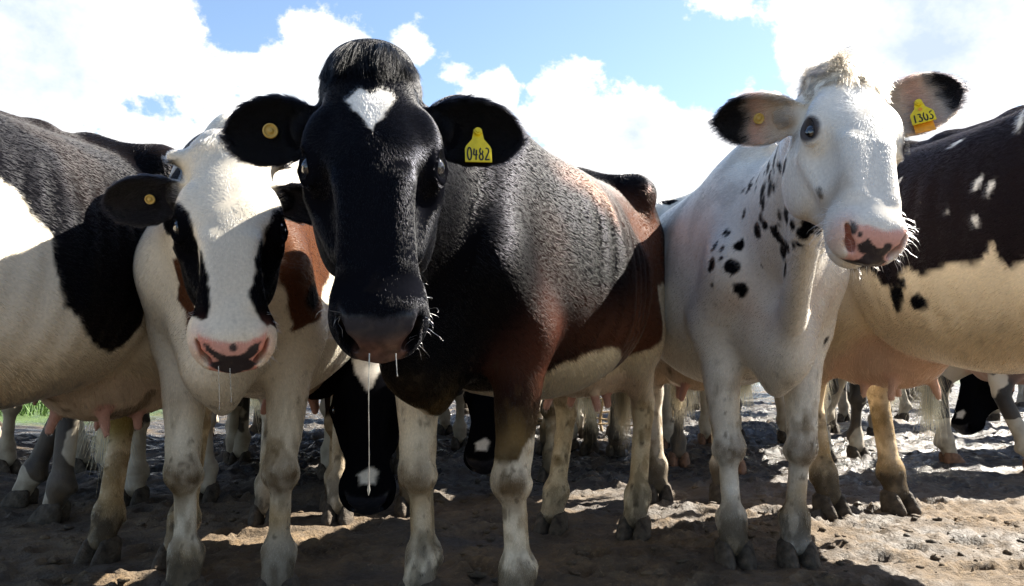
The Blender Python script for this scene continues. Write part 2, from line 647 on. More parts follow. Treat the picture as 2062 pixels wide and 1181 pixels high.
def build_cow(cow, pose, fine=0.0044, coarse=0.011, ear_th=0.009):
    """returns V, F and the frames used for markings"""
    sc_h = pose.get('head_scale', 1.0)
    O = np.asarray(pose['poll'], float)
    M = np.asarray(pose['muzzle'], float)
    f = unit(M - O)
    face = np.asarray(pose['face'], float)
    n = unit(face - f * face.dot(f))
    sd = np.cross(n, f)              # left of the animal
    sd = unit(sd)
    roll = pose.get('roll', 0.0)
    if roll:
        c_, s_ = math.cos(roll), math.sin(roll)
        sd, n = sd * c_ + n * s_, n * c_ - sd * s_

    def H(t, y, z):
        return O + sc_h * (f * t + sd * y + n * z)

    HR = np.array([f, sd, n])
    # ---- grid, finer round the head
    ears = pose['ears']              # [(dir, open_normal, length)] for +s and -s in world-like local vectors
    hp = [H(t, y, z) for t in (-.08, .57) for y in (-.13, .13) for z in (-.26, .08)]
    for sgn, (ed, en, el) in zip((1, -1), ears):
        b = H(.055, sgn * .095, -.075)
        hp.append(b + unit(ed) * el + np.array([.05, .05, .05]))
        hp.append(b + unit(ed) * el - np.array([.05, .05, .05]))
    hp = np.array(hp)
    hlo, hhi = hp.min(0) - .02, hp.max(0) + .02
    lo = np.minimum(np.array([-1.02, -.47, -.02]), hlo - .02)
    hi = np.maximum(np.array([.95, .47, 1.52]), hhi + .02)
    axes = []
    for a in range(3):
        L = []
        x = lo[a]
        while x < hi[a]:
            L.append(x)
            x += fine if hlo[a] <= x <= hhi[a] else coarse
        axes.append(L)
    S = Field(*axes)
    # ---- torso
    ch = pose.get('chest', 1.0)
    X, zt, zb, w, zm = torso_profile(pose)
    tx, Zt = smooth_curve(X, zt)
    Zb = smooth_curve(X, zb)[1]
    W = np.maximum(smooth_curve(X, w)[1], .02)
    Zm = smooth_curve(X, zm)[1]

    def torso(Xg, Yg, Zg):
        x = Xg[:, 0, 0]
        g = [np.interp(x, tx, q).astype(np.float32)[:, None, None] for q in (Zt, Zb, W, Zm)]
        up = Zg > g[3]
        b = np.where(up, (Zg - g[3]) / (g[0] - g[3]), (g[3] - Zg) / (g[3] - g[1]))
        y = np.abs(Yg) / g[2]
        r = np.sqrt(y ** 2.15 + b ** 2.15)
        end = np.maximum(np.maximum(-.93 - Xg, Xg - .88), 0)
        return (r - 1) * np.minimum(g[2], (g[0] - g[1]) * .5) + end
    S.put((-1.0, -.46, .45), (.94, .46, 1.5), torso, .02)
    # spine, tail head, dewlap ridge
    sp = [(-.86, 1.30), (-.66, 1.365), (-.42, 1.385), (-.15, 1.375), (.15, 1.37), (.38, 1.39), (.56, 1.395)]
    for (x0, z0), (x1, z1) in zip(sp[:-1], sp[1:]):
        S.ecap((x0, 0, z0 - .02), (x1, 0, z1 - .02), .028, .028, k=.07)
    S.ell((.50, 0, 1.375), (.16, .045, .045), k=.08)
    for y in (1, -1):
        S.ecap((-.40, y * .225, 1.315), (-.47, y * .215, 1.325), .042, .042, k=.07)          # hooks
        S.ecap((-.43, y * .20, 1.34), (-.36, y * .03, 1.36), .03, .03, k=.07)
        S.ell((-.86, y * .10, 1.22), (.05, .045, .06), k=.05)                                # pins
        S.ecap((-.45, y * .22, 1.30), (-.84, y * .10, 1.22), .05, .05, k=.08)
        S.ell((-.24, y * .36, 1.20), (.13, .06, .095), k=.10, op='sub')                      # hollow before the hook
        S.ell((-.62, y * .27, 1.26), (.10, .05, .06), k=.09, op='sub')
        # shoulder blade and arm
        S.ecap((.45, y * .12 * ch, 1.22), (.67, y * .165 * ch, .99), (.045, .10), (.070, .10), k=.08)
        S.ecap((.68, y * .165 * ch, .96), (.51, y * .190 * ch, .80), (.078, .10), (.085, .10), k=.06)
        # thigh
        S.ecap((-.58, y * .17, 1.16), (-.46, y * .225, .84), (.10, .20), (.085, .145), k=.07)
        S.ecap((-.74, y * .13, 1.10), (-.66, y * .15, .80), (.075, .10), (.06, .09), k=.06)
    # ribs under the skin
    S.put((-.35, -.46, .6), (.42, .46, 1.3),
          lambda a, b, c: (.0022 * np.sin((a + .22 * (c - 1)) * 2 * np.pi / .082) *
                           sstep(.0, .10, np.abs(b) - .20) * sstep(-.34, -.15, a) * sstep(.40, .2, a) * sstep(1.28, 1.12, c) * sstep(.62, .8, c)).astype(np.float32), op='bump')
    # brisket
    S.ell((.74, 0, .74), (.14, .10 * ch, .13), k=.09)
    S.ecap((.80, 0, .70), (.70, 0, .615), (.05, .06), (.035, .05), k=.06)
    # udder
    ud = pose.get('udder', 1.0)
    if ud:
        S.ell((-.42, 0, .66), (.22, .17, .135 * ud), k=.09)
        S.ell((-.58, .06, .67), (.12, .10, .13 * ud), k=.06)
        S.ell((-.58, -.06, .67), (.12, .10, .13 * ud), k=.06)
        for tx_, ty_ in ((-.33, .085), (-.33, -.085), (-.52, .065), (-.52, -.065)):
            zz = .66 - .120 * ud
            S.ecap((tx_, ty_, zz + .01), (tx_ + .01, ty_ * 1.2, zz - .046), .018, .014, k=.02)
    # ---- legs
    feet = {}
    for nm, y in (('fl', 1), ('fr', -1)):
        dx, dy = pose.get(nm, (0, 0))
        o = np.array([dx, dy, 0.])
        el = np.array([.51, y * .175 * ch, .80]) + o * .10
        kn = np.array([.555, y * .145, .375]) + o * .60
        kt = np.array([.55, y * .150, .45]) + o * .50
        fe = np.array([.545, y * .145, .145]) + o * .95
        pa = np.array([.575, y * .145, .065]) + o
        S.ecap(el, kt, (.080, .10), (.046, .054), k=.05)
        S.ell(el + [-.05, y * .01, .0], (.06, .05, .06), k=.05)
        S.ecap(kt, kn, (.045, .052), (.050, .050), k=.025)
        S.ell(kn + [.014, 0, .01], (.050, .056, .060), k=.018)
        S.ecap(kn - [0.01, 0, .03], fe, (.033, .040), (.033, .041), k=.02)
        S.ell(fe + [-.005, 0, -.005], (.048, .046, .048), k=.025)
        S.ecap(fe, pa, (.043, .043), (.048, .043), k=.03)
        for q in (-1, 1):
            S.ecap(kn + [-.022, q * .040, -.05], fe + [-.012, q * .040, .03], .012, .010, k=.016, op='sub')
            S.ell(kn + [-.012, q * .050, .055], (.016, .012, .03), k=.025, op='sub')
        for q in (-1, 1):
            S.ell(fe + [-.048, q * .022, -.025], (.016, .015, .022), k=.012)
        feet[nm] = (pa[0], pa[1], unit([1, dy * .2, 0]))
    for nm, y in (('hl', 1), ('hr', -1)):
        dx, dy = pose.get(nm, (0, 0))
        o = np.array([dx, dy, 0.])
        st = np.array([-.40, y * .215, .80]) + o * .12
        hk = np.array([-.735, y * .155, .495]) + o * .60
        fe = np.array([-.655, y * .155, .15]) + o * .95
        pa = np.array([-.615, y * .155, .065]) + o
        S.ecap(st, hk + [.02, 0, .03], (.085, .115), (.038, .052), k=.06)
        S.ecap(np.array([-.64, y * .16, .86]), hk + [-.03, 0, .05], (.055, .075), (.022, .024), k=.05)
        S.ell(hk + [.005, 0, -.01], (.052, .040, .066), k=.03)
        S.ell(hk + [-.038, 0, .035], (.025, .024, .034), k=.025)
        S.ecap(hk - [0, 0, .04], fe, (.036, .047), (.036, .043), k=.025)
        S.ell(fe + [-.004, 0, 0], (.049, .047, .050), k=.03)
        S.ecap(fe, pa, (.045, .043), (.048, .042), k=.03)
        for q in (-1, 1):
            S.ell(fe + [-.046, q * .021, -.025], (.016, .015, .022), k=.012)
        feet[nm] = (pa[0], pa[1], unit([1, dy * .2, 0]))
    # ---- tail
    tl = pose.get('tail', [(-.90, 0, 1.27), (-.965, 0, 1.15), (-.95, 0.01, .90), (-.93, 0.01, .62)])
    rr = np.linspace(.032, .017, len(tl))
    for i in range(len(tl) - 1):
        S.ecap(tl[i], tl[i + 1], float(rr[i]), float(rr[i + 1]), k=.03)
    # ---- neck
    hj = H(.055, 0, -.115)
    nb = np.array([.60, 0, 1.06])
    c1 = nb + np.array([.30, 0, .05]) + (hj - nb) * .08
    c2 = hj + (nb - hj) * .22
    P = []
    for i in range(9):
        u = i / 8
        P.append((1 - u) ** 3 * nb + 3 * (1 - u) ** 2 * u * c1 + 3 * (1 - u) * u * u * c2 + u ** 3 * hj)
    nk = pose.get('neck', 1.0)
    rl = nk * np.interp(np.linspace(0, 1, 9), [0, .3, .65, 1], [.150, .120, .092, .086 * sc_h])
    ru = nk * np.interp(np.linspace(0, 1, 9), [0, .3, .65, 1], [.27, .215, .155, .12 * sc_h])
    lat = np.array([0, 1, 0])
    for i in range(8):
        u = (i + .5) / 8
        S.ecap(P[i], P[i + 1], (rl[i], ru[i]), (rl[i + 1], ru[i + 1]), lat=unit((1 - u) * lat + u * sd), k=.05)
    # dewlap
    th = H(.17, 0, -.22)
    S.ecap(th, (.80, 0, .72), (.03, .04), (.04, .06), k=.07)
    # ---- head
    T = [-.06, -.02, .05, .13, .215, .28, .34, .40, .46, .51, .545, .56]
    mw = pose.get('muzzle_w', 1.0)
    hv = pose.get('head_w', 1.0)
    hw = [.042 * hv, .068 * hv, .085 * hv, .101 * hv, .115 * hv, .094 * hv, .076 * hv, .071 * hv * (.4 + .6 * mw), .080 * mw, .081 * mw, .068 * mw, .05 * mw]
    nt_ = [-.02, .012, .036, .046, .048, .044, .036, .026, .014, -.006, -.03, -.045]
    nb_ = [-.10, -.14, -.175, -.205, -.225, -.225, -.20, -.165, -.135, -.115, -.095, -.08]
    ht, HW = smooth_curve(T, hw, sigma=8)
    NT = smooth_curve(T, nt_, sigma=8)[1]
    NB = smooth_curve(T, nb_, sigma=8)[1]
    mid = np.interp(ht, [0, .2, .35, .5], [.40, .33, .42, .5])
    NM = NT + (NB - NT) * mid

    def head(Xg, Yg, Zg):
        q = [(Xg - np.float32(O[0])) / sc_h, (Yg - np.float32(O[1])) / sc_h, (Zg - np.float32(O[2])) / sc_h]
        t, y, z = [q[0] * np.float32(r[0]) + q[1] * np.float32(r[1]) + q[2] * np.float32(r[2]) for r in HR]
        sh = t.shape
        ti = np.clip((t - ht[0]) / (ht[-1] - ht[0]) * (len(ht) - 1), 0, len(ht) - 1).astype(np.int32)
        g = [q_.astype(np.float32)[ti] for q_ in (HW, NT, NB, NM)]
        up = z > g[3]
        b = np.where(up, (z - g[3]) / (g[1] - g[3]), (g[3] - z) / (g[3] - g[2]))
        a = np.abs(y) / g[0]
        p = np.where(up, np.float32(2.5), np.float32(2.05))
        r = (a ** p + np.maximum(b, 0) ** p) ** (1 / p)
        end = np.maximum(np.maximum(-.06 - t, t - .556), 0)
        return ((r - 1) * np.minimum(g[0], (g[1] - g[2]) * .5) + end) * sc_h
    hb = np.array([H(t, y, z) for t in (-.09, .585) for y in (-.15, .15) for z in (-.26, .08)])
    S.put(hb.min(0) - .02, hb.max(0) + .02, head, .03)
    s_ = sc_h
    EYE_C, EYE_A = np.array([.224, .083 * pose.get('head_w', 1.0), -.034]), unit([0, .80, .60])

    def he(c, r, k=.02, op='add', rot=0.0, rot2=0.0):
        R = HR.copy()
        if rot:      # turn in the t/n plane
            R = np.array([R[0] * math.cos(rot) + R[2] * math.sin(rot), R[1], R[2] * math.cos(rot) - R[0] * math.sin(rot)])
        if rot2:     # turn in the t/s plane
            R = np.array([R[0] * math.cos(rot2) + R[1] * math.sin(rot2), R[1] * math.cos(rot2) - R[0] * math.sin(rot2), R[2]])
        S.ell(H(*c), [x * s_ for x in r], R, k * s_, op)

    he((.0, 0, -.03), (.052, .068, .058), .06)                         # poll
    he((.478, 0, -.052), (.066, .089 * mw, .064), .03)                     # muzzle
    he((.515, 0, -.037), (.040, .072 * mw, .047), .03)
    he((.465, 0, -.126), (.060, .056 * mw, .034), .012)                    # chin
    for y in (1, -1):
        he((.178, y * .090, -.010), (.052, .026, .030), .030, rot=-.25, rot2=y * .15)  # brow
        he((.23, y * .070, -.150), (.105, .035, .080), .05)                 # cheek
        S.ecap(H(.245, y * .102, -.066), H(.355, y * .066, -.072), .014 * s_, .012 * s_, k=.03)
        S.ecap(H(.29, y * .046, .012), H(.43, y * .045 * mw, -.004), .020 * s_, .018 * s_, k=.03)
        he((.318, y * .094, -.012), (.062, .022, .034), .04, 'sub')
        he((.125, y * .108, -.040), (.040, .018, .030), .035, 'sub')
        # orbit, socket and lids round the eye's own axis
        oc, ax, tb = EYE_C * [1, y, 1], EYE_A * [1, y, 1], np.array([0, -y * EYE_A[2], EYE_A[1]])
        he(tuple(oc), (.044, .037, .038), .022)
        RE = np.array([f, sd * tb[1] + n * tb[2], sd * ax[1] + n * ax[2]])
        S.ell(H(*(oc + ax * .039)), [.028 * s_, .0158 * s_, .018 * s_], RE, .008 * s_, 'sub')
        ring = [oc + ax * (.0355 - .006 * abs(math.cos(a))) + np.array([.032 * math.cos(a), 0, 0]) + tb * .0182 * math.sin(a) for a in np.linspace(0, 2 * math.pi, 13)]
        for a, b in zip(ring[:-1], ring[1:]):
            S.ecap(H(*a), H(*b), .0060 * s_, .0060 * s_, k=.008)
        S.ecap(H(*(oc + ax * .037 + tb * .016 + [-.022, 0, 0])), H(*(oc + ax * .037 + tb * .019 + [.012, 0, 0])), .0085 * s_, .007 * s_, k=.010)
        # nostril: comma slit at the side of the pad
        he((.508, y * .054 * mw, -.030), (.034, .026, .032), .02)
        dp = unit(f * .78 + n * .45 + sd * y * .35)
        lg = n * .72 - f * .40 + sd * y * .50
        lg = unit(lg - dp * lg.dot(dp))
        RN = np.array([dp, lg, np.cross(dp, lg)])
        S.ell(H(.536, y * .049 * mw, -.042), [.030 * s_, .021 * s_, .0105 * s_], RN, .010 * s_, 'sub')
        S.ell(H(.522, y * .063 * mw, -.020), [.018 * s_, .016 * s_, .0065 * s_], RN, .008 * s_, 'sub')
        # mouth corner crease
        S.ecap(H(.505, y * .052, -.108), H(.40, y * .074, -.105), .006 * s_, .005 * s_, k=.014, op='sub')
        if y in pose.get('horns', ()):
            S.ecap(H(.012, y * .082, -.035), H(.008, y * .122, -.030), .026 * s_, .017 * s_, k=.02)
    # ---- ears
    for sgn, (ed, en, el) in zip((1, -1), ears):
        base = H(.080, sgn * .082, -.078)
        e = unit(ed)
        c = np.asarray(en, float)
        c = unit(c - e * c.dot(e))
        bdir = np.cross(c, e)
        a_ = np.array([-.01, 0., .10, .25, .42, .60, .78, .90, .97, 1.0]) * el
        h_ = np.array([.024, .026, .035, .051, .060, .060, .051, .037, .023, .013]) * (el / .19) * pose.get('ear_w', 1.0)
        cup = np.array([.028, .028, .028, .028, .026, .024, .020, .016, .012, .01])

        def ear(Xg, Yg, Zg, base=base, e=e, c=c, bdir=bdir, a_=a_, h_=h_, cup=cup, el=el):
            q = (Xg - np.float32(base[0]), Yg - np.float32(base[1]), Zg - np.float32(base[2]))
            a, b, z = [q[0] * np.float32(r[0]) + q[1] * np.float32(r[1]) + q[2] * np.float32(r[2]) for r in (e, bdir, c)]
            h = np.interp(a, a_, h_).astype(np.float32)
            cu = np.interp(a, a_, cup).astype(np.float32)
            bend = np.float32(-.010) * (a / np.float32(el)) ** 2
            bb = np.clip(np.abs(b) / np.maximum(h, .004), 0, 1.1)
            mid_ = cu * (bb ** 2 - .45) + bend
            ex = np.maximum(np.abs(b) - h + ear_th, 0)
            ea = np.maximum(np.maximum(a - np.float32(el), np.float32(-.01) - a), 0)
            return np.sqrt(ex ** 2 + (z - mid_) ** 2 + ea ** 2) - ear_th
        tip = base + e * el
        S.put(np.minimum(base, tip) - .10, np.maximum(base, tip) + .10, ear, .014)
        S.ecap(H(.05, sgn * .065, -.08), base + e * .035, .034 * s_, .024 * s_, k=.02)
    V, F = S.mesh()
    V = relax(V, F, 6)
    # keep the largest piece only
    fr = dict(O=O, HR=HR, sc=sc_h, H=H, ears=ears, feet=feet, lo=hlo, hi=hhi)
    return V, F, fr


def hoof_mesh():
    """two claws, toe towards +x, standing on z = 0"""
    V, F = [], []
    for y in (-1, 1):
        b0 = len(V)
        rings = [(.080, -.014, .030, .016), (.068, -.010, .045, .027), (.046, -.002, .054, .0315), (.022, .009, .062, .034), (.004, .015, .066, .035), (-.012, .015, .060, .033)]
        n = 14
        for z, cx, rx, ry in rings:
            for i in range(n):
                a = 2 * math.pi * i / n
                x = cx + rx * math.cos(a) * (1.12 if math.cos(a) > 0 else .9)
                yy = ry * math.sin(a)
                yy *= 1 - .35 * max(math.cos(a), 0) ** 2
                yy = y * .031 + (yy if yy * y > 0 else yy * .86)
                V.append((x, yy, z))
        for r in range(len(rings) - 1):
            for i in range(n):
                j = (i + 1) % n
                F.append((b0 + r * n + i, b0 + (r + 1) * n + i, b0 + (r + 1) * n + j, b0 + r * n + j))
        for r, flip in ((0, False), (len(rings) - 1, True)):
            for i in range(1, n // 2):
                q = (b0 + r * n + i, b0 + r * n + i + 1 if i + 1 < n else b0, b0 + r * n + (n - i - 1) % n, b0 + r * n + (n - i) % n)
                if len(set(q)) == 4:
                    F.append(q if not flip else q[::-1])
    return mesh_from('hoof', np.array(V), np.array(F))


HOOF = hoof_mesh()
HOOF.materials.append(M_HOOF)
HOOF_TAN = HOOF.copy()
HOOF_TAN.materials.clear()
HOOF_TAN.materials.append(M_HOOF_TAN)


def sphere_mesh(name, r, nu=20, nv=12):
    V, F = [], []
    for i in range(nv + 1):
        th = math.pi * i / nv
        for j in range(nu):
            ph = 2 * math.pi * j / nu
            V.append((r * math.sin(th) * math.cos(ph), r * math.sin(th) * math.sin(ph), r * math.cos(th)))
    for i in range(nv):
        for j in range(nu):
            k = (j + 1) % nu
            F.append((i * nu + j, (i + 1) * nu + j, (i + 1) * nu + k, i * nu + k))
    return mesh_from(name, np.array(V), np.array(F))


EYE = sphere_mesh('eye', .0215)
EYE.materials.append(M_EYE)


# ------------------------------------------------------------------ coats
WHITE = np.array([.66, .62, .55])
BLACK = np.array([.0036, .0036, .0046])
BROWN = np.array([.050, .021, .012])
PINK = np.array([.58, .33, .27])


def lerp(a, b, t):
    return a + (b - a) * t[:, None]


def head_coords(fr, V):
    q = (V - fr['O']) @ fr['HR'].T / fr['sc']
    return q[:, 0], q[:, 1], q[:, 2]


def in_head(fr, V):
    t, y, z = head_coords(fr, V)
    return sstep(-.16, -.06, t) * (t < .62) * sstep(.30, .24, np.abs(y)) * sstep(-.34, -.25, z) * (z < .14)


def base_dirt(V, C, seed, amount=1.0, tint=(.32, .21, .09), legs=.74):
    n = fbm(V, 8, 4, seed) * .55
    n2 = fbm(V, 42, 3, seed + 5) * .5
    n3 = fbm(V * np.array([1, 1, .45]), 24, 3, seed + 9) * .6
    # lower legs: yellowish dust, dried mud, splashes
    h = sstep(legs, .10, V[:, 2])
    k = np.clip(h * (.55 + 1.3 * n) * amount, 0, .85)
    C = lerp(C, np.array(tint), k)
    k = np.clip(sstep(.10, .45, n3) * sstep(.75, .35, V[:, 2]) * .75 * amount, 0, 1)
    C = lerp(C, np.array([.13, .10, .055]), k)
    k = np.clip(sstep(.28, .45, n2) * sstep(.95, .35, V[:, 2]) * .85 * amount, 0, 1)
    C = lerp(C, np.array([.050, .038, .025]), k)
    # grey splashed pasterns
    k = np.clip(sstep(.26, .07, V[:, 2]) * (.70 + .9 * n), 0, .92) * amount
    C = lerp(C, np.array([.105, .090, .070]), k)
    n4 = fbm(V * np.array([1, 1, .7]), 17, 4, seed + 31)
    k = sstep(-.05, .35, n4 + .5 * sstep(.22, .04, V[:, 2])) * sstep(.26, .12, V[:, 2]) * .85 * amount
    C = lerp(C, np.array([.042, .033, .024]), np.clip(k, 0, .9))
    k = sstep(.25, .6, fbm(V, 15, 4, seed + 37)) * sstep(.72, .45, V[:, 2]) * sstep(.1, .3, V[:, 2]) * .6 * amount
    return lerp(C, np.array([.15, .095, .035]), np.clip(k, 0, .8))


def knees(V, C, N, amount=.8):
    m = (V[:, 0] > .2) & (V[:, 0] < .85) & (V[:, 2] < .6)
    front = sstep(.0, .6, N[:, 0]) if N is not None else 1.0
    d = ((V[:, 2] - .372 + .018 * fbm(V, 26, 2, 8)) / .070) ** 2
    k = np.where(m, np.exp(-d * 1.3) * amount * front * (.85 + .3 * fbm(V, 30, 2, 3)), 0)
    return lerp(C, np.array([.085, .055, .028]), np.clip(k, 0, .92))


def udder_skin(V, C, seed, col_=(.46, .27, .20)):
    d = np.sqrt(((V[:, 0] + .46) / .29) ** 2 + (V[:, 1] / .21) ** 2 + ((V[:, 2] - .60) / .17) ** 2)
    k = sstep(1.12, .86, d + .12 * fbm(V, 7, 2, seed))
    C = lerp(C, np.array(col_) * (1 + .18 * fbm(V, 26, 4, seed + 3))[:, None], k)
    C = lerp(C, np.array([.10, .07, .045]), sstep(.35, .7, fbm(V, 13, 4, seed + 8)) * k * .7)
    for tx_, ty_ in ((-.33, .085), (-.33, -.085), (-.52, .065), (-.52, -.065)):
        d = np.sqrt((V[:, 0] - tx_ - .005) ** 2 + (V[:, 1] - ty_ * 1.1) ** 2)
        k = sstep(.04, .02, d) * (V[:, 2] < .565)
        C = lerp(C, np.array([.44, .24, .19]), k)
    return C, k


def wobble(V, seed, amp=.012, scale=22):
    return np.stack([fbm(V, scale, 3, seed), fbm(V, scale, 3, seed + 50), fbm(V, scale, 3, seed + 90)], 1) * amp


def patch(C, sd_, rgb, soft=.004):
    return lerp(C, np.asarray(rgb), sstep(soft, -soft, sd_))


# ------------------------------------------------------------------ hair
def fur_curves(name, roots, dirs, norms, length, radius, rgb, pts=4, curl=0.0, lift=.35, droop=None):
    """each strand leaves the skin along dirs + lift * normal and lies down along dirs"""
    n = len(roots)
    cd = bpy.data.hair_curves.new(name)
    cd.add_curves([pts] * n)
    P = np.zeros((n, pts, 3), np.float32)
    P[:, 0] = roots - norms * .001
    step = (length / (pts - 1))[:, None]
    for i in range(1, pts):
        u = i / (pts - 1)
        d = dirs + norms * (lift * (1.25 - 1.1 * u))[:, None] if not np.isscalar(lift) else dirs + norms * lift * (1.25 - 1.1 * u)
        if droop is not None:
            d = d + np.array([0, 0, -1.0]) * droop[:, None] * u
        if curl:
            d = d + rng.normal(0, curl, (n, 3))
        d /= np.linalg.norm(d, axis=1, keepdims=True)
        P[:, i] = P[:, i - 1] + d * step
    cd.attributes['position'].data.foreach_set('vector', P.reshape(-1))
    r = cd.attributes.new('radius', 'FLOAT', 'POINT')
    prof = np.array([1.0] + [1 - .75 * (i / (pts - 1)) ** 1.5 for i in range(1, pts)], np.float32)
    r.data.foreach_set('value', (radius[:, None] * prof[None]).astype(np.float32).ravel())
    c = cd.attributes.new('hcol', 'FLOAT_COLOR', 'CURVE')
    c.data.foreach_set('color', np.concatenate([rgb, np.ones((n, 1))], 1).astype(np.float32).ravel())
    cd.materials.append(FUR)
    return cd


FUR_NAMES = {'coat': 'fur', 'forelock': 'forelock', 'whiskers': 'whiskers', 'lashes': 'eyelashes', 'switch': 'tail_switch'}


def join_fur(body, curves_list):
    """the strands belong to the animal's body"""
    for cd in curves_list:
        link(FUR_NAMES[cd.name.split('.')[0]], cd, body)


def sample_surface(V, F, N, C, weight, count):
    """random points on the quads, more where weight is high; weight per vertex"""
    a = V[F[:, 0]]
    area = .5 * np.linalg.norm(np.cross(V[F[:, 2]] - a, V[F[:, 3]] - V[F[:, 1]]), axis=1)
    w = area * weight[F].mean(1)
    cdf = np.cumsum(w)
    k = np.searchsorted(cdf, rng.random(count) * cdf[-1])
    k = np.minimum(k, len(F) - 1)
    u, v = rng.random((2, count, 1))
    q = F[k]

    def bil(A):
        return (A[q[:, 0]] * (1 - u) * (1 - v) + A[q[:, 1]] * u * (1 - v) + A[q[:, 2]] * u * v + A[q[:, 3]] * (1 - u) * v)
    n = bil(N)
    n /= np.maximum(np.linalg.norm(n, axis=1, keepdims=True), 1e-6)
    return bil(V), n, bil(C), k


def lay_direction(fr, P, N):
    """how the coat lies: back and down the body, down the legs, away from the whorl on the face"""
    d = np.tile(np.array([-1.0, 0, -.45]), (len(P), 1))
    leg = sstep(.75, .55, P[:, 2])[:, None]
    d = d * (1 - leg) + np.array([-.15, 0, -1.0]) * leg
    t, y, z = head_coords(fr, P)
    hm = in_head(fr, P)[:, None]
    tt = t - .20
    up = np.where(tt < 0, 1.0, 1.0)
    dt = tt + np.where(tt > 0, .10 * sstep(0, .1, tt), 0)
    a = np.stack([dt * up, y * 1.1, -np.abs(y) * .6 - .05 * np.abs(z + .03)], 1)
    hd = a @ fr['HR']
    hd /= np.maximum(np.linalg.norm(hd, axis=1, keepdims=True), 1e-6)
    d = d * (1 - hm) + hd * hm
    for sgn, (ed, en, el) in zip((1, -1), fr['ears']):
        base = fr['H'](.080, sgn * .082, -.078)
        q = P - base
        al = q @ unit(ed)
        m = (al > .03) & (np.linalg.norm(q, axis=1) < el + .06) & (np.linalg.norm(q - al[:, None] * unit(ed), axis=1) < .085)
        d[m] = unit(ed) + np.array([0, 0, -.35])
    d += rng.normal(0, .11, d.shape)
    du = d / np.maximum(np.linalg.norm(d, axis=1, keepdims=True), 1e-6)
    Q = P - du * ((P * du).sum(1, keepdims=True)) * .86
    lk = np.stack([vnoise(Q, 110, 301), vnoise(Q, 110, 302), vnoise(Q, 110, 303)], 1)
    d += lk * .045
    d -= N * (d * N).sum(1, keepdims=True)
    return d / np.maximum(np.linalg.norm(d, axis=1, keepdims=True), 1e-6)


def stroke_mesh(name, lines, w, th=.0006):
    """flat pen strokes in the x/y plane, a little thick; lines = lists of points"""
    V, F = [], []
    for ln in lines:
        pts = np.array(ln, float)
        # resample
        dense = []
        for a, b in zip(pts[:-1], pts[1:]):
            m = max(2, int(np.linalg.norm(b - a) / (w * .8)))
            for i in range(m):
                dense.append(a + (b - a) * i / m)
        dense.append(pts[-1])
        pts = np.array(dense)
        for _ in range(2):
            pts[1:-1] = pts[1:-1] * .5 + (pts[:-2] + pts[2:]) * .25
        tg = np.gradient(pts, axis=0)
        tg /= np.maximum(np.linalg.norm(tg, axis=1, keepdims=True), 1e-9)
        nm = np.stack([-tg[:, 1], tg[:, 0]], 1)
        b0 = len(V)
        for p, q in zip(pts, nm):
            V += [(*(p + q * w * .5), th), (*(p - q * w * .5), th), (*(p + q * w * .5), 0), (*(p - q * w * .5), 0)]
        for i in range(len(pts) - 1):
            a, b = b0 + 4 * i, b0 + 4 * i + 4
            F += [(a, a + 1, b + 1, b), (a + 2, a, b, b + 2), (a + 1, a + 3, b + 3, b + 1)]
        e = b0 + 4 * (len(pts) - 1)
        F += [(b0, b0 + 2, b0 + 3, b0 + 1), (e, e + 1, e + 3, e + 2)]
    return mesh_from(name, np.array(V), np.array(F), False)


def arc(cx, cy, rx, ry, a0, a1, n=14):
    return [(cx + rx * math.cos(math.radians(a0 + (a1 - a0) * i / n)), cy + ry * math.sin(math.radians(a0 + (a1 - a0) * i / n))) for i in range(n + 1)]


DIGITS = {  # unit box 0..1 by 0..1.6, hand written
    '0': [arc(.5, .8, .40, .78, 100, 470, 22)],
    '4': [[(.30, 1.45), (.12, .62), (.95, .70)], [(.72, 1.30), (.60, .05)]],
    '8': [arc(.52, 1.15, .30, .36, -80, 100, 10) + arc(.52, 1.15, .30, .36, 100, 270, 10) + arc(.48, .42, .36, .38, 90, -270, 18)],
    '2': [arc(.45, 1.15, .36, .38, 170, -20, 12) + [(.10, .10), (.15, .06), (.95, .12)]],
    '1': [[(.55, 1.5), (.38, .05)]],
    '3': [[(.10, 1.45), (.80, 1.5), (.42, .92)] + arc(.40, .50, .40, .44, 80, -150, 12)],
    '5': [[(.95, 1.52), (.35, 1.45), (.28, .92)] + arc(.42, .50, .40, .44, 100, -150, 12)],
}


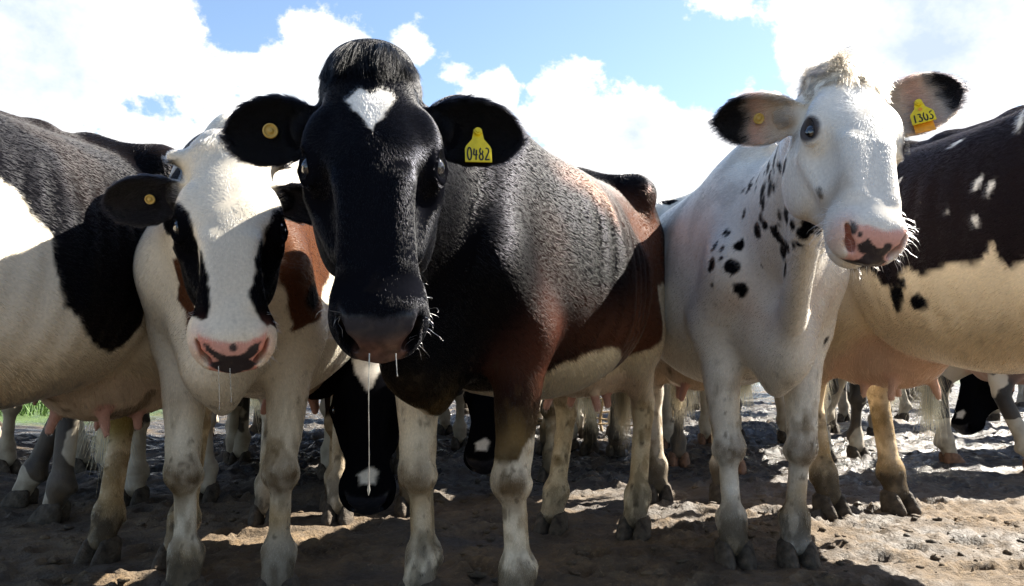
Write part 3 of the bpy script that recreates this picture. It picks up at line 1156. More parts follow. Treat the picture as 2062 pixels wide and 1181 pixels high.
def ear_tag(parent, name, text, pos, right, up, width=.062, height=.078, mat=None, ink=True, neck=True):
    """flag-shaped ear tag: pos is the button, right/up its plane (parent's frame)"""
    r, u = unit(right), np.asarray(up, float)
    u = unit(u - r * u.dot(r))
    nrm = np.cross(r, u)
    w, h = width / 2, height
    if neck:
        out = [(-.008, .006), (.008, .006), (.010, -.006), (.012, -h * .24), (w * .9, -h * .46), (w, -h * .56), (w * 1.0, -h), (-w * 1.0, -h), (-w, -h * .56), (-w * .9, -h * .46), (-.012, -h * .24), (-.010, -.006)]
    else:
        out = [(-w, -h * .2), (w, -h * .2), (w, -h), (-w, -h)]
    th = .0012
    k = len(out)
    bend = lambda y: .006 * (y / h) ** 2
    V = [(x, y, th + bend(y)) for x, y in out] + [(x, y, -th + bend(y)) for x, y in out]
    import bmesh
    bm = bmesh.new()
    vs_ = [bm.verts.new(v) for v in V]
    bm.faces.new(vs_[:k][::-1])
    bm.faces.new(vs_[k:])
    for i in range(k):
        bm.faces.new((vs_[i], vs_[(i + 1) % k], vs_[k + (i + 1) % k], vs_[k + i]))
    bmesh.ops.recalc_face_normals(bm, faces=bm.faces[:])
    if neck:
        # stud
        for a0, a1, rr in ((.0, .006, .0085), (.006, .0085, .005)):
            c1 = [bm.verts.new((rr * math.cos(a), rr * math.sin(a) - .001, th + a0)) for a in np.linspace(0, 2 * math.pi, 16, endpoint=False)]
            c2 = [bm.verts.new((rr * .9 * math.cos(a), rr * .9 * math.sin(a) - .001, th + a1)) for a in np.linspace(0, 2 * math.pi, 16, endpoint=False)]
            for i in range(16):
                bm.faces.new((c1[i], c1[(i + 1) % 16], c2[(i + 1) % 16], c2[i]))
            bm.faces.new(c2)
    me = bpy.data.meshes.new(name)
    bm.to_mesh(me)
    bm.free()
    o = link(name, me, parent, mat or M_TAG)
    M = Matrix(((r[0], u[0], nrm[0], pos[0]), (r[1], u[1], nrm[1], pos[1]), (r[2], u[2], nrm[2], pos[2]), (0, 0, 0, 1)))
    o.matrix_local = M
    if text:
        dw = width * .88 / len(text)
        lines = []
        for i, ch in enumerate(text):
            for ln in DIGITS[ch]:
                lines.append([((-len(text) / 2 + i + .06 + .86 * x) * dw, -h * .95 + y * h * .27) for x, y in ln])
        sm = stroke_mesh('number', lines, .0030)
        for v in sm.vertices:
            v.co.z += th + .0004 + bend(v.co.y)
        link('number', sm, o, M_INK)
    return o


def ring_tag(parent, pos, nrm, r=.014, mat=None):
    """round button tag with a raised rim"""
    V, F = [], []
    prof = [(r, -.003), (r * 1.02, .002), (r * .93, .0045), (r * .78, .0042), (r * .70, .001), (r * .45, .0012), (r * .36, .0045), (r * .15, .005), (.0003, .005)]
    n = 24
    for rr, z in prof:
        for i in range(n):
            a = 2 * math.pi * i / n
            V.append((rr * math.cos(a), rr * math.sin(a), z))
    for k in range(len(prof) - 1):
        for i in range(n):
            j = (i + 1) % n
            F.append((k * n + i, k * n + j, (k + 1) * n + j, (k + 1) * n + i))
    o = link('button_tag', mesh_from('button_tag', np.array(V), np.array(F)), parent, mat or M_TAG_B)
    q = Vector(nrm).to_track_quat('Z', 'Y')
    o.matrix_local = Matrix.Translation(pos) @ q.to_matrix().to_4x4()
    return o


def tube_mesh(name, pts, radii, n=8):
    pts = np.array(pts, float)
    V, F = [], []
    tg = np.gradient(pts, axis=0)
    for p, t, r in zip(pts, tg, radii):
        t = unit(t)
        a = unit(np.cross(t, [0.3, .9, .1]))
        b = np.cross(t, a)
        for i in range(n):
            an = 2 * math.pi * i / n
            V.append(p + r * (a * math.cos(an) + b * math.sin(an)))
    for k in range(len(pts) - 1):
        for i in range(n):
            j = (i + 1) % n
            F.append((k * n + i, k * n + j, (k + 1) * n + j, (k + 1) * n + i))
    return mesh_from(name, np.array(V), np.array(F))


# ------------------------------------------------------------------ ground
def ground_height(x, y):
    p = np.stack([x, y, np.zeros_like(x)], -1)
    far = sstep(3.2, 5.5, y) * sstep(60, 12, y)
    rough = .30 + .45 * sstep(-.2, .5, fbm(p, .6, 2, 40)) + .9 * far
    h = .007 * fbm(p, 3.0, 3, 41) + .007 * rough * fbm(p, 9.0, 3, 42)
    lump = np.abs(fbm(p, 13.0, 3, 43))
    h += .013 * rough * (sstep(.25, .9, lump)) - .008 * rough * sstep(.25, .0, lump)
    h += .022 * far * fbm(p, 7, 3, 46)
    h += .0035 * fbm(p, 34.0, 2, 47)
    return h - .004


def build_ground():
    def axis(segs):
        L = [segs[0][0]]
        for a, b, st in segs:
            n = max(1, int(round((b - a) / st)))
            L += list(np.linspace(a, b, n + 1)[1:])
        return np.array(L)
    xs = axis([(-400, -60, 60), (-60, -12, 6), (-12, -4, .5), (-4, -2.2, .06), (-2.2, 2.6, .018), (2.6, 4.5, .06), (4.5, 12, .5), (12, 60, 6), (60, 400, 60)])
    ys = axis([(-300, -30, 45), (-30, -2, 3), (-2, 1.2, .2), (1.2, 1.8, .06), (1.8, 4.4, .016), (4.4, 7, .028), (7, 11, .07), (11, 20, .5), (20, 80, 6), (80, 900, 80)])
    X, Y = np.meshgrid(xs, ys, indexing='ij')
    Z = ground_height(X.astype(np.float32), Y.astype(np.float32))
    # hoof prints pressed into the yard
    r = np.random.default_rng(21)
    for i in range(620):
        py = 1.7 + 5.6 * r.random() ** 1.15
        px_ = (r.random() * 2 - 1) * (.64 * py + .1)
        a, sz, dp = r.random() * 6.28, .045 + .02 * r.random(), .008 + .016 * r.random()
        i0, i1 = np.searchsorted(xs, [px_ - .16, px_ + .16])
        j0, j1 = np.searchsorted(ys, [py - .16, py + .16])
        dx, dy = X[i0:i1, j0:j1] - px_, Y[i0:i1, j0:j1] - py
        u, v = dx * math.cos(a) + dy * math.sin(a), -dx * math.sin(a) + dy * math.cos(a)
        q = np.sqrt((u / (sz * 1.25)) ** 2 + (v / sz) ** 2)
        cleft = np.exp(-(v / .008) ** 2) * (u > -.2 * sz)
        Z[i0:i1, j0:j1] += -dp * sstep(1.0, .72, q) * (1 - .8 * cleft) + dp * .55 * np.exp(-((q - 1.22) / .2) ** 2)
    V = np.stack([X, Y, Z], -1).reshape(-1, 3)
    nx, ny = X.shape
    I = np.arange(nx * ny).reshape(nx, ny)
    F = np.stack([I[:-1, :-1], I[1:, :-1], I[1:, 1:], I[:-1, 1:]], -1).reshape(-1, 4)
    o = link('ground', mesh_from('ground', V, F))
    m, nt, b = new_mat('trampled_mud')
    N, L = nt.nodes.new, nt.links.new
    tc = N('ShaderNodeTexCoord')

    def noise(scale, detail, rough=.55):
        n = N('ShaderNodeTexNoise')
        n.inputs['Scale'].default_value = scale
        n.inputs['Detail'].default_value = detail
        n.inputs['Roughness'].default_value = rough
        L(tc.outputs['Object'], n.inputs['Vector'])
        return n.outputs[0]

    def mrange(v, a, b_, c=0, d=1):
        r = N('ShaderNodeMapRange')
        r.inputs[1].default_value, r.inputs[2].default_value = a, b_
        r.inputs[3].default_value, r.inputs[4].default_value = c, d
        L(v, r.inputs[0])
        return r.outputs[0]

    def mth(op, a, b_):
        q = N('ShaderNodeMath')
        q.operation = op
        for i, v in enumerate((a, b_)):
            if isinstance(v, (int, float)):
                q.inputs[i].default_value = v
            else:
                L(v, q.inputs[i])
        return q.outputs[0]

    def mix(fac, a, b_):
        q = N('ShaderNodeMix')
        q.data_type = 'RGBA'
        L(fac, q.inputs[0])
        for i, v in ((6, a), (7, b_)):
            if isinstance(v, tuple):
                q.inputs[i].default_value = (*v, 1)
            else:
                L(v, q.inputs[i])
        return q.outputs[2]
    sp = N('ShaderNodeSeparateXYZ')
    L(tc.outputs['Object'], sp.inputs[0])
    c = mix(mrange(noise(5.5, 8, .65), .35, .65), (.058, .039, .022), (.205, .138, .072))
    c = mix(mrange(noise(30, 8, .7), .42, .60), c, (.115, .082, .050))
    c = mix(mrange(noise(70, 5, .6), .60, .70), c, (.24, .175, .10))
    damp = mth('MULTIPLY', mrange(noise(1.5, 6, .6), .47, .60), .8)
    c = mix(damp, c, (.038, .028, .019))
    # slurry: the wet, churned part further back
    wet = mth('MULTIPLY', mrange(mth('ADD', sp.outputs['Y'], mth('MULTIPLY', noise(1.1, 4), 3.0)), 5.2, 6.2),
              mrange(noise(2.4, 4), .30, .46))
    c = mix(wet, c, mix(mrange(noise(12, 6), .4, .6), (.022, .020, .018), (.060, .050, .040)))
    # meadow beyond the yard on the left
    gr = mth('MULTIPLY', mrange(mth('ADD', sp.outputs['Y'], mth('MULTIPLY', noise(.8, 4), 2.0)), 8.6, 9.4),
             mrange(sp.outputs['X'], -3.4, -4.2))
    far = mrange(sp.outputs['Y'], 16, 18)
    gr = mth('MAXIMUM', gr, far)
    c = mix(gr, c, mix(noise(3, 6), (.045, .085, .018), (.10, .15, .035)))
    L(c, b.inputs['Base Color'])
    L(mth('SUBTRACT', mrange(mth('MULTIPLY', wet, mrange(noise(9, 5), .30, .55)), 0, 1, .88, .16), mth('MULTIPLY', mth('MULTIPLY', damp, mrange(wet, 0, 1, 1, 0)), .35)), b.inputs['Roughness'])
    b.inputs['Specular IOR Level'].default_value = .5
    bp = N('ShaderNodeBump')
    bp.inputs['Strength'].default_value = 1.0
    bp.inputs['Distance'].default_value = .022
    L(mth('ADD', noise(24, 9, .68), mth('MULTIPLY', noise(95, 4), .35)), bp.inputs['Height'])
    L(bp.outputs[0], b.inputs['Normal'])
    o.data.materials.append(m)
    tag(o, 'trampled brown mud yard with clods and wet slurry further back', kind='structure')
    return m


M_MUD = build_ground()


def scatter_clods():
    """loose crumbs and clods of mud lying about"""
    base = []
    for i in range(5):
        r = np.random.default_rng(i + 3)
        th = np.linspace(0, math.pi, 6)
        V = []
        for a in th:
            for b in range(8):
                p = np.array([math.sin(a) * math.cos(b * math.pi / 4), math.sin(a) * math.sin(b * math.pi / 4), math.cos(a) * .6])
                V.append(p * (1 + .55 * float(vnoise(p[None] * 1.7 + i * 7, 1, i)[0])))
        F = []
        for k in range(5):
            for j in range(8):
                F.append((k * 8 + j, (k + 1) * 8 + j, (k + 1) * 8 + (j + 1) % 8, k * 8 + (j + 1) % 8))
        base.append((np.array(V), np.array(F)))
    VV, FF, off = [], [], 0
    r = np.random.default_rng(11)
    n = 3200
    y = 1.8 + 5.5 * r.random(n) ** 1.3
    x = (r.random(n) * 2 - 1) * (.66 * y + .2)
    dens = fbm(np.stack([x, y, 0 * x], -1), 1.3, 2, 77)
    z = ground_height(x.astype(np.float32), y.astype(np.float32))
    for i in range(n):
        if dens[i] < -.1:
            continue
        V, F = base[i % 5]
        s = .004 + .020 * r.random() ** 3
        a = r.random() * 6.28
        R = np.array([[math.cos(a), -math.sin(a), 0], [math.sin(a), math.cos(a), 0], [0, 0, 1]])
        VV.append((V * s * np.array([1, .6 + .6 * r.random(), .8])) @ R.T + [x[i], y[i], z[i] + s * .15])
        FF.append(F + off)
        off += len(V)
    o = link('mud_clods', mesh_from('mud_clods', np.concatenate(VV), np.concatenate(FF)), None, M_MUD)
    tag(o, 'small loose clods and crumbs of dried mud scattered over the yard', 'mud', kind='stuff')


scatter_clods()


def px(u, v, d):
    return np.array([(u - 1031) / FPX * d, d, CAM_H + (VH - v) / FPX * d])


# ------------------------------------------------------------------ assembling a cow
def make_cow(cow, pose, label, coat_fn, fine=.0044, coarse=.011, name='cow', fur=None, group=None, hoof_mat=None):
    t0 = time.time()
    V, F, fr = build_cow(cow, pose, fine, coarse)
    root = bpy.data.objects.new(name, None)
    root.empty_display_size = .2
    col.objects.link(root)
    root.location = cow.loc
    root.rotation_euler = (0, 0, cow.yaw)
    root.scale = (cow.sc,) * 3
    tag(root, label, 'cow', group)
    N = vert_normals(V, F)
    C, gloss, hairy = coat_fn(V, N, fr)
    me = mesh_from('body', V, F)
    at = me.attributes.new('coat', 'FLOAT_COLOR', 'POINT')
    at.data.foreach_set('color', np.concatenate([np.clip(C, 0, 1), np.ones((len(V), 1))], 1).astype(np.float32).ravel())
    ag = me.attributes.new('gloss', 'FLOAT', 'POINT')
    ag.data.foreach_set('value', gloss.astype(np.float32))
    body = link('body', me, root, HIDE)
    for nm, (x, y, d) in fr['feet'].items():
        h = link('hoof', HOOF if not hoof_mat else hoof_mat, root)
        h.location = (x + .002, y, -.004)
        h.rotation_euler = (0, 0, math.atan2(d[1], d[0]))
        h.scale = (1.05, 1.05, 1.0)
    for y in (1, -1):
        e = link('eye', EYE, root)
        hv = pose.get('head_w', 1.0)
        e.location = fr['H'](.224, y * (.083 * hv + .0190), -.0200)
        e.scale = (fr['sc'],) * 3
    print(name, label[:30], len(V), 'verts %.1fs' % (time.time() - t0))
    fr['tail'] = pose.get('tail', [(-.93, .01, .64)])[-1]
    fr['switch'] = pose.get('switch', True)
    fr.update(V=V, F=F, N=N, C=C, hairy=hairy, body=body, root=root)
    return fr


def face_cam(cow, p_world, bias=(0, 0, 0)):
    d = np.array([0, 0, CAM_H]) - p_world
    return cow.R @ (unit(d) + np.array(bias))


def wd(cow, v):
    return cow.ldir(v)


def plain(rgb):
    def fn(V, N, fr):
        return np.tile(np.array(rgb), (len(V), 1)), np.zeros(len(V)), np.ones(len(V))
    return fn


# ---- C: black cow, tag 0482
hC = unit([-.42, -.907, 0])
cowC = Cow((.085, 2.77, 0), hC, .97)
pC, mC = px(745, 128, 1.55), px(766, 706, 1.27)
poseC = dict(poll=cowC.local(pC), muzzle=cowC.local(mC), face=face_cam(cowC, (pC + mC) / 2), head_scale=1.06, muzzle_w=.82, head_w=.96, chest=.94, neck=.92,
             ears=[(wd(cowC, (1, .22, -.02)), wd(cowC, (.1, -1, -.1)), .205), (wd(cowC, (-1, .16, -.02)), wd(cowC, (-.1, -1, -.1)), .205)],
             fl=(0, .03), fr=(-.04, .0), hl=(.0, .0), hr=(.06, -.02), udder=.8)
# ---- B: white face with black eye patches
hB = unit([.08, -1, 0])
frontB = np.array([-.785, 2.38, 0])
cowB = Cow(frontB - hB * .575 * .96, hB, .96)
pB, mB = px(460, 300, 1.97), px(470, 748, 1.70)
poseB = dict(poll=cowB.local(pB), muzzle=cowB.local(mB), face=face_cam(cowB, (pB + mB) / 2), head_scale=1.02, horns=(1, -1), head_w=.99, ear_w=.78, girth=.30, chest=.90, neck=.9, tail=[(-.90, 0, 1.27), (-.95, 0, 1.15), (-.93, 0, .98)], switch=False,
             ears=[(wd(cowB, (1, .25, -.12)), wd(cowB, (.0, -1, -.2)), .20), (wd(cowB, (-1, .2, -.06)), wd(cowB, (.1, -1, -.25)), .245)],
             fl=(0, -.02), fr=(0, 0))
# ---- D: white cow, tag 1305
hD = unit([.0, -1, 0])
frontD = np.array([.85, 2.83, 0])
cowD = Cow(frontD - hD * .575, hD)
pD, mD = px(1702, 150, 1.95), px(1780, 512, 1.63)
poseD = dict(poll=cowD.local(pD), muzzle=cowD.local(mD), face=cowD.ldir((.0, -1, -.1)), head_scale=.93, horns=(1,),
             ears=[(wd(cowD, (1, -.22, .40)), wd(cowD, (-.35, -1, .0)), .215), (wd(cowD, (-1, .28, -.02)), wd(cowD, (-.2, -1, -.5)), .195)],
             fl=(0, -.04), fr=(0, .04), roll=-.06, neck=.78, girth=.32, chest=.84, head_w=.97, muzzle_w=.90)
# ---- A: left, flank towards us
hA = unit([-.20, -1, 0])
hindA = np.array([-1.254, 2.85, 0])
cowA = Cow(hindA + hA * .615, hA, .97)
poseA = dict(poll=(1.20, -.15, 1.28), muzzle=(1.55, -.22, .90), face=(.8, 0, .5),
             ears=[((-.2, 1, 0), (1, 0, 0), .19), ((-.2, -1, 0), (1, 0, 0), .19)], hr=(-.02, 0), udder=1.15, tail=[(-.90, 0, 1.27), (-.95, 0, 1.15), (-.93, 0, .98)], switch=False)
# ---- E: right, dark brown, flank towards us
hE = unit([.24, -1, 0])
hindE = np.array([1.55, 3.72, 0])
cowE = Cow(hindE + hE * .615 * 1.10, hE, 1.10)
poseE = dict(poll=(1.20, .15, 1.28), muzzle=(1.55, .22, .90), face=(.8, 0, .5),
             ears=[((-.2, 1, 0), (1, 0, 0), .19), ((-.2, -1, 0), (1, 0, 0), .19)], udder=1.2)


# ------------------------------------------------------------------ markings of the five near cows
def ear_frame(fr, sgn):
    ed, en, el = fr['ears'][0 if sgn > 0 else 1]
    base = fr['H'](.080, sgn * .082, -.078)
    e = unit(ed)
    c = np.asarray(en, float)
    c = unit(c - e * c.dot(e))
    return base, e, c, np.cross(c, e), el


def ear_mask(fr, V, sgn):
    base, e, c, b, el = ear_frame(fr, sgn)
    q = V - base
    al = q @ e
    rad = np.linalg.norm(q - al[:, None] * e, axis=1)
    m = ((al > .0) & (al < el + .03) & (rad < .09)).astype(float) * sstep(.0, .035, al)
    return m, al / el, (q @ c)


def pad_mask(fr, V, mw=1.0, soft=.004):
    """bare wet nose pad between and below the nostrils"""
    t, y, z = head_coords(fr, V)
    w = .050 * mw + .018 * mw * sstep(-.06, -.02, z)
    edge = np.minimum(np.minimum(w - np.abs(y), .004 - z + .3 * (t - .52)), np.minimum(z + .098, (t - .497) * 1.2))
    return sstep(-soft, soft, edge + .003 * fbm(V, 60, 2, 9)), t, y, z


def eye_rim(fr, V):
    t, y, z = head_coords(fr, V)
    d = np.sqrt(((t - .224) / .040) ** 2 + ((np.abs(y) - .107) / .032) ** 2 + ((z + .013) / .030) ** 2)
    return sstep(1.15, .85, d)


UDDER = (.48, .30, .22)


def finish(V, N, fr, C, seed, mw, pad_rgb_fn, dirt=1.0, knee=.8):
    C = base_dirt(V, C, seed, dirt)
    if knee:
        C = knees(V, C, N, knee)
    C, _ = udder_skin(V, C, seed, UDDER)
    pm, t, y, z = pad_mask(fr, V, mw)
    C = lerp(C, pad_rgb_fn(V, t, y, z), pm)
    d_u = np.sqrt(((V[:, 0] + .46) / .29) ** 2 + (V[:, 1] / .21) ** 2 + ((V[:, 2] - .60) / .17) ** 2)
    hairy = (1 - pm) * (1 - .8 * sstep(1.1, .9, d_u)) * (1 - sstep(1.45, 1.05, eye_inner(fr, V)))
    hairy *= sstep(.03, .07, V[:, 2])
    gloss = np.clip(pm * (.30 + .35 * sstep(-.1, .5, fbm(V, 45, 3, 77))), 0, 1)
    return C, gloss, np.clip(hairy, 0, 1)


def eye_inner(fr, V):
    t, y, z = head_coords(fr, V)
    return np.sqrt(((t - .224) / .034) ** 2 + ((np.abs(y) - .112) / .026) ** 2 + ((z + .010) / .026) ** 2)


def coat_A(V, N, fr):
    W = V + wobble(V, 11, .009, 18) + wobble(V, 13, .005, 60)
    C = np.tile(WHITE * np.array([.95, .90, .80]), (len(V), 1))
    C = C * (1 + .10 * fbm(V, 5, 3, 8))[:, None]
    poly = [(.55, 1.6), (-.62, 1.6), (-.43, 1.32), (-.34, 1.2), (-.26, 1.06), (-.204, .90), (-.19, .81), (-.127, .742), (-.078, .72), (.025, .749), (.128, .817),
            (.166, .859), (.18, .889), (.186, .961), (.18, 1.013), (.217, 1.042), (.251, 1.097), (.294, 1.131), (.50, 1.25)]
    sd_ = poly_sd(poly, W[:, 0], W[:, 2])
    tone = lerp(np.tile(BLACK * 1.3, (len(V), 1)), np.array([.009, .007, .007]), sstep(-.3, .5, fbm(V, 4, 3, 2)))
    C = lerp(C, tone, sstep(.004, -.004, sd_))
    C = patch(C, poly_sd([(.8, .8), (1.7, .6), (1.7, 1.6), (.8, 1.6)], W[:, 0], W[:, 2]), BLACK * 1.3)
    # tan tinge along the belly and thigh
    k = sstep(.80, .60, V[:, 2]) * .55
    C = lerp(C, C * np.array([.92, .76, .55]), k)
    # green-stained far hind leg
    k = (V[:, 1] < 0) * (V[:, 0] < -.3) * sstep(.36, .46, V[:, 2]) * sstep(.75, .6, V[:, 2]) * .85
    C = lerp(C, np.array([.16, .125, .012]), k)
    global UDDER
    UDDER = (.52, .40, .29)
    return finish(V, N, fr, C, 21, 1.0, lambda V, t, y, z: np.tile(np.array([.05, .03, .028]), (len(V), 1)), .9, .6)


def coat_B(V, N, fr):
    W = V + wobble(V, 31, .009, 24)
    C = np.tile(WHITE * np.array([1.0, .97, .90]), (len(V), 1)) * (1 + .08 * fbm(V, 6, 3, 18))[:, None]
    RB = np.array([.085, .036, .019])
    left = V[:, 1] > .05
    sd_ = np.where(left, poly_sd([(.80, 1.12), (.60, 1.17), (.40, 1.14), (.42, .98), (.52, .87), (.66, .80), (.72, .84), (.80, .93)], W[:, 0], W[:, 2]), 1)
    C = patch(C, sd_, RB, .006)
    C = patch(C, np.where(left, np.sqrt((W[:, 0] - .64) ** 2 + ((W[:, 2] - .90) / .8) ** 2) - .055, 1), BLACK, .012)
    sd_ = np.where(V[:, 1] < -.02, poly_sd([(1.0, .98), (.90, .97), (.85, .88), (.87, .79), (.95, .82)], W[:, 0], W[:, 2]), 1)
    C = patch(C, sd_, RB * .8, .006)
    C = patch(C, poly_sd([(.10, 1.6), (-.8, 1.6), (-.7, 1.1), (-.3, 1.02), (.0, 1.1)], W[:, 0], W[:, 2]), BLACK)
    # face
    hm = in_head(fr, V) > .3
    t, y, z = head_coords(fr, W)
    pl = [(.135, -.25), (.145, -.112), (.185, -.099), (.225, -.084), (.27, -.069), (.32, -.062), (.36, -.054), (.41, -.040), (.450, -.038), (.474, -.050), (.478, -.064), (.455, -.078), (.42, -.25)]
    pr = [(.10, .25), (.12, .118), (.175, .104), (.225, .086), (.275, .068), (.33, .056), (.385, .042), (.43, .034), (.455, .040), (.475, .055), (.492, .075), (.485, .085), (.45, .25)]
    C = patch(C, np.where(hm & (z > -.21), np.minimum(poly_sd(pl, t, y), poly_sd(pr, t, y)), 1), BLACK, .0035)
    # dark fringe behind the poll
    C = patch(C, np.where(hm, t + .035 + .3 * np.abs(y) - .2 * (z + .02) * 0, 1), BLACK * 2, .01)
    for sg in (1, -1):
        m, al, cc = ear_mask(fr, V, sg)
        C = lerp(C, np.array([.010, .0095, .011]), m)

    def padc(V, t, y, z):
        c = np.tile(PINK * np.array([.95, .90, .92]), (len(V), 1))
        c = lerp(c, np.array([.62, .22, .15]), sstep(.030, .055, np.abs(y)) * .65)
        p = [(a, b * .74 + .011) for a, b in [(-.060, -.014), (-.046, -.016), (-.030, -.030), (-.012, -.036), (0, -.032), (.012, -.036), (.030, -.026), (.048, -.012), (.058, -.014), (.050, -.034), (.034, -.054), (.044, -.072), (.052, -.088), (0, -.105), (-.052, -.088),
             (-.044, -.072), (-.032, -.054), (-.050, -.034)]]
        w = wobble(V, 5, .003, 60)
        c = patch(c, poly_sd(p, y + w[:, 0], z + w[:, 1]), np.array([.030, .024, .026]), .0015)
        return patch(c, np.sqrt((y - .001) ** 2 + ((z + .001) * 1.2) ** 2) - .0080, np.array([.045, .036, .04]), .002)
    # pink around the nostrils
    tt, yy, zz = head_coords(fr, V)
    k = np.exp(-(((tt - .515) / .03) ** 2 + ((np.abs(yy) - .066) / .018) ** 2 + ((zz + .035) / .035) ** 2)) * .8
    C = lerp(C, PINK * np.array([1.1, .80, .72]), k)
    return finish(V, N, fr, C, 41, 1.0, padc, .75, .95)


def coat_C(V, N, fr):
    W = V + wobble(V, 51, .011, 20)
    C = np.tile(BLACK, (len(V), 1))
    # sun-bleached brown over shoulder and ribs
    k = sstep(-.8, .8, fbm(V, 1.9, 3, 12)) * sstep(.62, .80, V[:, 2]) * sstep(1.36, 1.15, V[:, 2]) * (V[:, 0] < .72) * sstep(.72, .45, V[:, 0]) * sstep(-.2, .1, V[:, 0] + .5)
    C = lerp(C, BROWN * 2.2, np.clip(k * 1.25, 0, .9) * sstep(.72, .35, V[:, 0]))
    k = np.exp(-(((V[:, 0] - .52) / .10) ** 2 + ((V[:, 2] - .74) / .13) ** 2)) * (V[:, 1] > .1)
    C = lerp(C, np.array([.085, .032, .020]), np.clip(k * 1.0, 0, .85))
    # white: right fore leg and brisket edge, left fore leg from the knee, belly, hind legs
    z0 = np.where(V[:, 1] < .045, .575 - .9 * V[:, 1], .445 + .12 * sstep(.19, .24, V[:, 1]))
    fore = V[:, 0] > .36
    C = patch(C, np.where(fore, W[:, 2] - z0, 1), WHITE * np.array([1, .94, .82]), .006)
    bel = .690 + .05 * np.sin(W[:, 0] * 9) + .05 * sstep(.05, -.35, W[:, 0])
    C = patch(C, np.where((V[:, 0] <= .42) & (V[:, 0] > -.42), W[:, 2] - bel, 1), WHITE * np.array([.98, .88, .68]), .008)
    hz = .88 + .10 * (V[:, 1] > 0)
    C = patch(C, np.where(V[:, 0] <= -.42, W[:, 2] - hz, 1), WHITE * np.array([.92, .82, .64]), .008)
    # star on the forehead
    t, y, z = head_coords(fr, V + wobble(V, 61, .0035, 70))
    star = [(a - .013, b * .95) for a, b in [(.144, -.041), (.124, -.030), (.117, -.016), (.134, 0), (.117, .016), (.122, .030), (.140, .042), (.167, .030), (.188, .014), (.214, -.002), (.188, -.013), (.168, -.031)]]
    C = patch(C, np.where((z > -.02) & (in_head(fr, V) > .3), poly_sd(star, t, y), 1), WHITE * 1.12, .003)
    t, y, z = head_coords(fr, V)
    C = lerp(C, np.array([.0045, .0048, .0068]), in_head(fr, V) * .8 * (z > -.2) * (np.abs(y) < .12) * (C.mean(1) < .1))

    def padc(V, t, y, z):
        c = np.tile(np.array([.070, .038, .030]), (len(V), 1)) * (1 + .5 * fbm(V, 90, 3, 4))[:, None]
        return lerp(c, np.array([.020, .020, .026]), sstep(-.035, -.005, z))
    C, g, h = finish(V, N, fr, C, 61, .82, padc, .8, .95)
    return C, g, h


